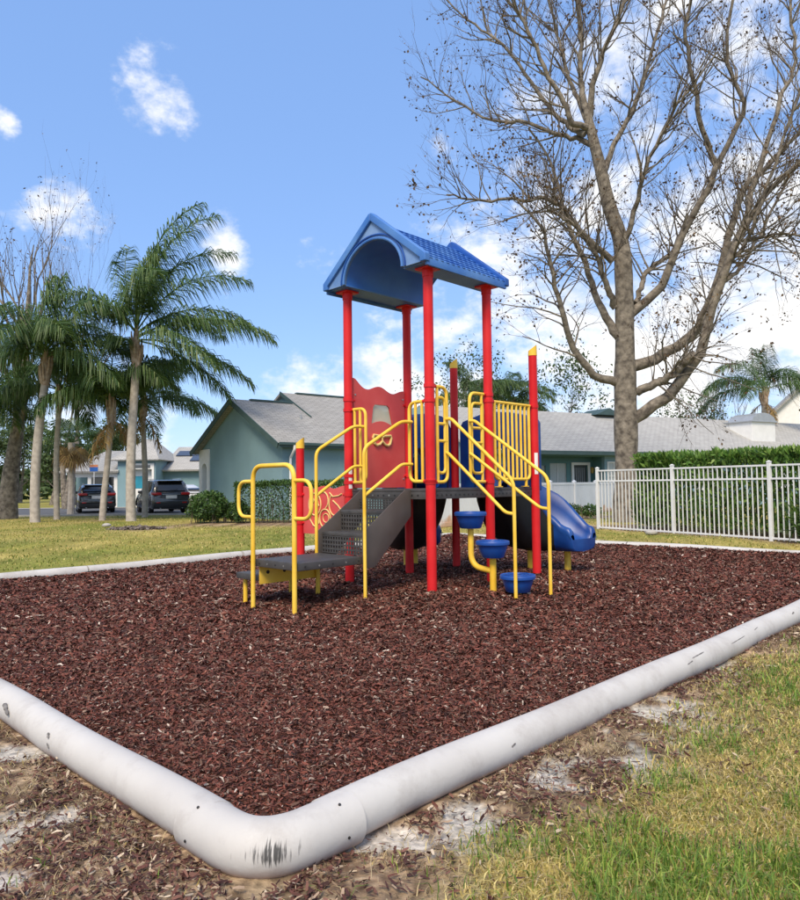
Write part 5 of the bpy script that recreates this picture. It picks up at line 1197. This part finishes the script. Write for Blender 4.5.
palm(104, 27, 3.7, 'shorter queen palm with brown fibrous boots left of the tallest palm', ring(11, 20, 75, 3.0, 1.15, 6), rt=.125, wind=(.4, 0), seed=17, lean_px=5, shaft=1.2, skirt=5)
palm(144, 31, 4.3, 'queen palm half hidden behind the tallest palm trunk', ring(12, 5, 70, 3.6, 1.1, 8), rt=.13, wind=(.5, .1), seed=19, shaft=1.1, skirt=3)
palm(-18, 29, 4.2, 'queen palm cut off by the left edge of the picture', ring(10, 15, 72, 2.9, 1.1, 10), rt=.14, wind=(.4, 0), seed=23, shaft=1.0)
palm(768, 43, 5.9, 'palm with yellow lower leaves behind the white chimney', [(180, 35, 4.4, 1.1), (200, 55, 4.1, 1.1), (160, 20, 4.2, .95), (0, 50, 3.9, 1.5), (20, 60, 3.9, 1.6), (-20, 30, 3.7, 1.3), (90, 80, 2.6, .6), (270, 78, 2.6, .6), (230, 30, 4.1, 1.1), (135, 45, 4.1, 1.1)], rt=.22, wind=(-.15, 0), seed=27, shaft=1.1, skirt=4, group='palms behind the houses')
palm(476, 47, 6.0, 'left of the two palms behind the slide tower', ring(13, 10, 75, 3.6, 1.1, 12), rt=.16, wind=(.3, 0), seed=33, shaft=1.0, group='palms behind the houses')
palm(514, 50, 6.2, 'right of the two palms behind the slide tower', ring(13, 10, 75, 3.4, 1.1, 13), rt=.16, wind=(.3, 0), seed=35, shaft=1.0, group='palms behind the houses')
# fan palm with a skirt of dead leaves
def fan_palm(px, D, h, label, seed=2):
    rnd = random.Random(seed); b = on_ground(px, D, 0); o = thing('fan_palm', (b.x, b.y, 0), 0, label, 'palm tree')
    MB().tube([(0, 0, -.2), (.05, 0, h*.5), (0, 0, h)], [.19, .15, .17], 10).build('trunk', M['trunk_palm'], o)
    for k in range(26):
        dead = k >= 18; az = k*2.4; el = R(rnd.uniform(-15, 65)) if not dead else R(rnd.uniform(-75, -35)); d = Vector((math.cos(az)*math.cos(el), math.sin(az)*math.cos(el), math.sin(el))); st = d*rnd.uniform(.8, 1.2)*(.6 if dead else 1)
        m = MB(); m.tube([(0, 0, 0), st], .016, 4); sd = d.cross(Vector((0, 0, 1))).normalized(); u_ = sd.cross(d)
        for q in range(22):
            a = R(-115+230*q/21); v = (d*math.cos(a)+sd*math.sin(a)); e = st+v*rnd.uniform(.75, 1.0)*(.9+.1*math.cos(a))+Vector((0, 0, -.22)); c = st+v*.55+u_*.05; wv = v.cross(u_).normalized()*.04
            o_ = len(m.v); m.v += [tuple(st), tuple(c-wv), tuple(e), tuple(c+wv)]; m.f += [(o_, o_+1, o_+2, o_+3)]
        f_ = m.build('frond', M['frond_dry'] if dead else M['frond'], o, smooth=0); f_.location = (0, 0, h)
    return o
fan_palm(71, 36, 3.6, 'fan palm with a skirt of dead orange leaves near the far cars')

# --- shrubs and hedges
def hedge(name, loc, rz, sx, sy, sz, n, leaf, material, label, cat='hedge', round_=False, z0=.05, up=.5, aspect=2.0, stems=14, group=None, seed=1):
    o = thing(name, loc, rz, label, cat, group); rg = np.random.default_rng(seed)
    if round_:
        d = rg.normal(0, 1, (n, 3)); d /= np.linalg.norm(d, axis=1)[:, None]; rr_ = rg.uniform(.55, 1.0, n)**.6; bump = 1+.16*np.sin(d[:, 0]*5+seed)*np.cos(d[:, 1]*4+d[:, 2]*5)
        P = d*(rr_*bump)[:, None]*np.array([sx/2, sy/2, sz/2]); P[:, 2] += sz/2+z0; P = P[P[:, 2] > z0]
    else:
        P = rg.uniform(-.5, .5, (n, 3)); k = rg.integers(0, 5, n); s = rg.choice([-1, 1], n); dep = rg.exponential(.09, n)
        side = k < 3; topm = k >= 3
        fx = k == 0; fy = (k == 1) | (k == 2)
        P[fx, 0] = (s[fx])*(.5-np.minimum(dep[fx], .4)*.6/sx); P[fy, 1] = s[fy]*(.5-np.minimum(dep[fy], .4)*.9/sy); P[topm, 2] = .5-np.minimum(dep[topm], .4)*.6/sz
        P *= np.array([sx, sy, sz]); P[:, 2] += sz/2
        w_ = vnoise(P[:, 0]*2.2+seed, P[:, 1]*2.2+P[:, 2]*1.7, seed)
        P += np.stack([(w_-.5)*.10, (vnoise(P[:, 0]*2.5, P[:, 2]*2.5, seed+4)-.5)*.22, (vnoise(P[:, 0]*2.8, P[:, 1]*2, seed+8)-.5)*.16*(P[:, 2]/sz)], -1); P[:, 2] += z0
    leaf_cloud('foliage', P, leaf, material, o, up=up, aspect=aspect, kind='stuff')
    m = MB(); rnd = random.Random(seed)
    for k in range(stems):
        x = rnd.uniform(-.42, .42)*sx; y = rnd.uniform(-.3, .3)*sy; m.tube([(x, y, -.1), (x+rnd.uniform(-.08, .08), y, z0+sz*.4), (x+rnd.uniform(-.15, .15), y+rnd.uniform(-.1, .1), z0+sz*.8)], [.018, .012, .006], 5)
    st_ = m.build('stems', M['stem'], o); st_['kind'] = 'stuff'
    # dim inner mass of old twigs and leaves
    return o
gz = lambda p: float(ground_z(np.array([p.x]), np.array([p.y]))[0])
p = on_ground(209, 24.0); hedge('round_shrub', (p.x, p.y, gz(p)), 0, 1.35, 1.3, 1.0, 5200, .085, M['leaf_hedge'], 'round green shrub at the left corner of the gabled house', 'shrub', True, seed=3)
p = on_ground(236, 24.2); hedge('low_shrub', (p.x, p.y, gz(p)), 0, 1.1, .9, .62, 2600, .075, M['leaf_hedge'], 'low loose shrub between the round shrub and the clipped hedge', 'shrub', True, seed=5)
p = on_ground(297, 24.3); hedge('clipped_hedge', (p.x, p.y, gz(p)), R(8), 4.0, 1.0, 1.28, 15000, .075, M['leaf_hedge'], 'clipped box hedge in front of the teal gable', 'hedge', seed=7, z0=.08, stems=22)
hd = Vector((FD.x, FD.y)); nrm_f = Vector((.883, .47)); c = Vector((FA.x, FA.y))+hd*4.6+nrm_f*1.05
hedge('tall_hedge', (c.x, c.y, gz(c)), math.atan2(FD.y, FD.x), 7.6, 1.1, 1.68, 26000, .16, M['leaf_bright'], 'tall bright green hedge behind the picket fence', 'hedge', up=1.4, aspect=3.2, seed=11, z0=.1, stems=60)
rnd = random.Random(4)
for k, (t_, s_) in enumerate([(5.55, .5), (6.6, .45)]):
    q = Vector((FA.x, FA.y))+hd*t_-nrm_f*-.35
    hedge('strappy_plant', (q.x, q.y, gz(q)), 0, .7, .7, .62, 260, .42, M['leaf_hedge'], ['strappy leaved plant behind the pickets near the middle post', 'strappy leaved plant behind the pickets at the right edge'][k], 'plant', True, up=1.0, aspect=9, seed=40+k, stems=3)
# low plants in the bed under the vinyl fence
for k, (px, D) in enumerate([(548, 24.6), (571, 25.6), (590, 24.0)]):
    q = on_ground(px, D); hedge('bed_plant', (q.x, q.y, gz(q)), 0, .7, .6, .38, 420, .10, M['leaf_hedge'], ['small bed plant below the vinyl fence, next to the slide', 'small bed plant below the vinyl fence, the middle one', 'small bed plant below the vinyl fence, by the picket corner post'][k], 'plant', True, seed=50+k, stems=4)
# bark heap round an old stump on the left lawn
q = on_ground(137, 20.6); m = MB(); rnd = random.Random(12)
bh = thing('bark_heap', (q.x, q.y, gz(q)), 0, 'low heap of grey brown bark pieces on the left lawn', 'bark heap')
for k in range(170):
    an = rnd.uniform(0, 6.28); rr_ = rnd.uniform(0, 1)**.6; x = math.cos(an)*rr_*.85; y = math.sin(an)*rr_*.4; z = .02+.10*(1-rr_)*rnd.random()
    a = Vector((rnd.gauss(0, 1), rnd.gauss(0, 1), rnd.gauss(0, .3))).normalized(); b_ = a.orthogonal().normalized(); c_ = a.cross(b_)
    m.box((x, y, z), (rnd.uniform(.06, .16), rnd.uniform(.03, .07), .02), (a, b_, c_))
o = m.build('bark_pieces', M['bark_chip'], bh, smooth=0); o['kind'] = 'stuff'
# fallen palm leaves and a pale stone on the lawn
for k, (px, D) in enumerate([(107, 22.0), (650, 16.4)]):
    q = on_ground(px, D); m = MB(); m.lathe([(.05, 0), (.13, .02), (.14, .06), (.08, .10), (.03, .11)], (q.x, q.y, gz(q)), 9); o = m.build('stone', M['concrete'], smooth=50)
    tag(o, ['small pale stone on the grass left of the bark heap', 'small pale stone on the strip of grass before the picket fence'][k], 'stone')
# ------------------------------------------------------------------ parked cars
def car(loc, rz, paint, label, L_=4.6, W_=1.86, H_=1.66, light_wrap=True, sedan=False):
    o = thing('parked_car', loc, rz, label, 'car', 'cars parked beyond the palms')     # local +y = forward, rear faces -y
    hl = L_/2; zb = .24
    # stations: y, lower half width, belt half width, roof half width, belt z, roof z
    if not sedan:
        st = [(-hl, .80, .78, .60, .80, .84), (-hl+.05, .88, .86, .66, .98, 1.05), (-hl+.20, .92, .91, .70, 1.04, 1.36), (-hl+.42, .93, .93, .70, 1.04, H_-.06), (-hl+.8, .93, .93, .70, 1.02, H_), (-.2, .93, .93, .71, 1.0, H_+.01), (.45, .93, .93, .70, .99, H_-.04), (.95, .93, .92, .72, .99, 1.32), (1.28, .93, .91, .78, .98, 1.03), (hl-.35, .91, .87, .76, .88, .93), (hl-.06, .84, .80, .66, .72, .76), (hl, .76, .70, .6, .60, .62)]
    else:
        st = [(-hl, .78, .74, .60, .82, .86), (-hl+.06, .86, .83, .68, .98, 1.00), (-hl+.5, .90, .88, .68, 1.0, 1.06), (-hl+.95, .91, .89, .64, .98, H_-.10), (-hl+1.5, .91, .89, .64, .96, H_), (.1, .91, .89, .64, .95, H_), (.6, .91, .89, .66, .94, H_-.10), (1.25, .90, .87, .74, .93, .97), (hl-.3, .88, .83, .72, .80, .84), (hl, .76, .70, .58, .62, .64)]
    m = MB(); n = 12
    for (y, wl, wb, wr, bz, rz_) in st:
        k = W_/1.86
        half = [(wl*.93, zb), (wl, zb+.12), (wl*1.01, zb+.42), (wb, bz-.04), (wb*.985, bz), (wr+.02, rz_-.05), (wr*.86, rz_)]
        V = [(x*k, y, z) for x, z in half]+[(-x*k, y, z) for x, z in half[::-1]]; m.v += V
    n = 14
    for i in range(len(st)-1):
        for q in range(n): m.f.append((i*n+q, i*n+(q+1) % n, (i+1)*n+(q+1) % n, (i+1)*n+q))
    m.f.append(tuple(range(n))[::-1]); m.f.append(tuple((len(st)-1)*n+q for q in range(n)))
    m.build('body', paint, o, smooth=38)
    # side windows: panels laid 4 mm proud between belt and roof stations
    k = W_/1.86
    def side(i, f):
        y, wl, wb, wr, bz, rz_ = st[i]; a = Vector((wb*.985*k, y, bz)); b_ = Vector(((wr+.02)*k, y, rz_-.05)); return a.lerp(b_, f)
    ids = [2, 3, 4, 5, 6, 7] if not sedan else [3, 4, 5, 6]
    for sx in (-1, 1):
        for a, b_ in zip(ids[:-1], ids[1:]):
            q = [side(a, .12), side(b_, .12), side(b_, .90), side(a, .90)]; q = [Vector((sx*(p.x+.010), p.y, p.z)) for p in q]
            lo, hi = q[0].y+.02, q[1].y-.02
            q[0].y += .02; q[3].y += .02; q[1].y -= .02; q[2].y -= .02
            mm = MB(); mm.add(q+[p-Vector((sx*.012, 0, 0)) for p in q], [(0,1,2,3), (7,6,5,4), (0,4,5,1), (1,5,6,2), (2,6,7,3), (3,7,4,0)]); mm.build('side_window', M['car_glass'], o, smooth=0)
    # rear window between the tail stations
    i0, i1 = (1, 3) if not sedan else (2, 4)
    y0, z0 = st[i0][0], st[i0][5]; y1, z1 = st[i1][0], st[i1][5]
    a, b_ = Vector((0, y0-.012, z0+.05)), Vector((0, y1-.02, z1-.07)); nv = Vector((0, -(z1-z0), (y1-y0))).normalized()
    mm = MB(); w0, w1 = .66*k, .55*k; q = [a+Vector((-w0, 0, 0)), a+Vector((w0, 0, 0)), b_+Vector((w1, 0, 0)), b_+Vector((-w1, 0, 0))]; q = [p+nv*.05 for p in q]
    mm.add(q+[p-nv*.12 for p in q], [(0,1,2,3), (7,6,5,4), (0,4,5,1), (1,5,6,2), (2,6,7,3), (3,7,4,0)]); rw = mm.build('rear_window', M['car_glass'], o, smooth=0)
    MB().beam((-.1*k, y0-.07, z0+.10), (.32*k, y0-.05, z0+.16), .015, .015).build('wiper', M['black'], rw)
    if not sedan: MB().b2(-.60*k, .60*k, y1-.22, y1+.05, z1-.02, z1+.03).build('spoiler', paint, o, bevel=.012)
    for sx in (-1, 1):
        zc = .98 if not sedan else .88
        MB().box((sx*.68*k, -hl+.05, zc), (.42, .16, .13), (Vector((math.cos(.16), -sx*-.16*0, 0)).normalized(), Vector((0, 1, 0)), Vector((0, 0, 1)))).build('tail_light', M['tail_red'], o, bevel=.02)
        MB().box((sx*.86*k, -hl+.22, zc+.01), (.10, .30, .11)).build('tail_light', M['tail_red'], o, bevel=.02)
        MB().b2(sx*.62*k-.10, sx*.62*k+.10, -hl-.05, -hl+.04, .52, .58).build('reflector', M['tail_red'], o, bevel=.008)
        MB().tube([(sx*.52*k, -hl-.04, .30), (sx*.52*k, -hl+.2, .30)], .04, 10).build('exhaust', M['chrome'], o)
        MB().b2(sx*(.94*k)-.09, sx*(.94*k)+.09, .62, .80, 1.0, 1.14).build('mirror', paint, o, bevel=.03)
        for y in (-hl+.92, hl-.88):
            ax = (Vector((0, 1, 0)), Vector((0, 0, 1)), Vector((sx, 0, 0)))
            w = MB().lathe([(.20, -.10), (.32, -.11), (.355, -.08), (.36, 0), (.355, .08), (.33, .11), (.22, .105)], (sx*.80*k, y, .36), 22, ax).build('wheel', M['tyre'], o, smooth=40)
            MB().lathe([(.02, .09), (.20, .08), (.225, .108), (.21, .115), (.18, .098), (.06, .108), (.02, .112)], (sx*.80*k, y, .36), 18, ax).build('rim', M['chrome'], w, smooth=30)
            MB().tube([(sx*.925*k, y+.42*math.cos(a_), .36+.42*math.sin(a_)) for a_ in [math.pi*q/12 for q in range(13)]], .035, 6).build('wheel_arch', M['black'], o)
    MB().b2(-.86*k, .86*k, -hl-.06, -hl+.15, .30, .50).build('bumper', M['black'], o, bevel=.04, seg=3)
    MB().b2(-.80*k, .80*k, -hl-.045, -hl+.12, .502, .64).build('bumper', paint, o, bevel=.03, seg=3)
    pl = MB().b2(-.26, .26, -hl-.025, -hl+.02, .74, .90).build('licence_plate', M['sticker'], o, bevel=.006)
    MB().b2(-.42*k, .42*k, -hl-.02, -hl+.03, .93, .955).build('trim_strip', M['chrome'], o)
    for sx in (-1, 1): 
        if not sedan: MB().tube([(sx*.62*k, -hl+.7, H_+.045), (sx*.62*k, .2, H_+.05)], .018, 6).build('roof_rail', M['chrome'], o)
    return o
M['car_black'] = mat('car_paint_black', (.018, .019, .021), .22, .05, 2, coat=1.0)
M['car_grey'] = mat('car_paint_dark_grey', (.045, .046, .047), .25, .05, 2, coat=1.0)
M['car_white'] = mat('car_paint_white', (.62, .63, .64), .3, .03, 2, coat=1.0)
M['car_glass'] = mat('car_glass', (.012, .014, .016), .06, .1, 2, spec=.7)
M['tail_red'] = mat('tail_light_red', (.45, .012, .012), .25, .1, 4, coat=.6)
M['tyre'] = mat('tyre_rubber', (.018, .018, .018), .85, .1, 6)
M['chrome'] = mat('alloy', (.55, .55, .56), .3, .1, 6, metal=.9)
q = on_ground(161.5, 37.0); car((q.x, q.y, zz), R(30), M['car_grey'], 'dark grey sport utility car between the palm trunk and the shrubs')
q = on_ground(95, 39.2); car((q.x, q.y, zz), R(26), M['car_black'], 'black hatchback with silver trim parked left of the tall palm', H_=1.50, L_=4.4)
q = on_ground(180, 43.5); car((q.x, q.y, zz), R(34), M['car_white'], 'white sedan half hidden behind the dark grey car', H_=1.45, L_=4.7, sedan=True)
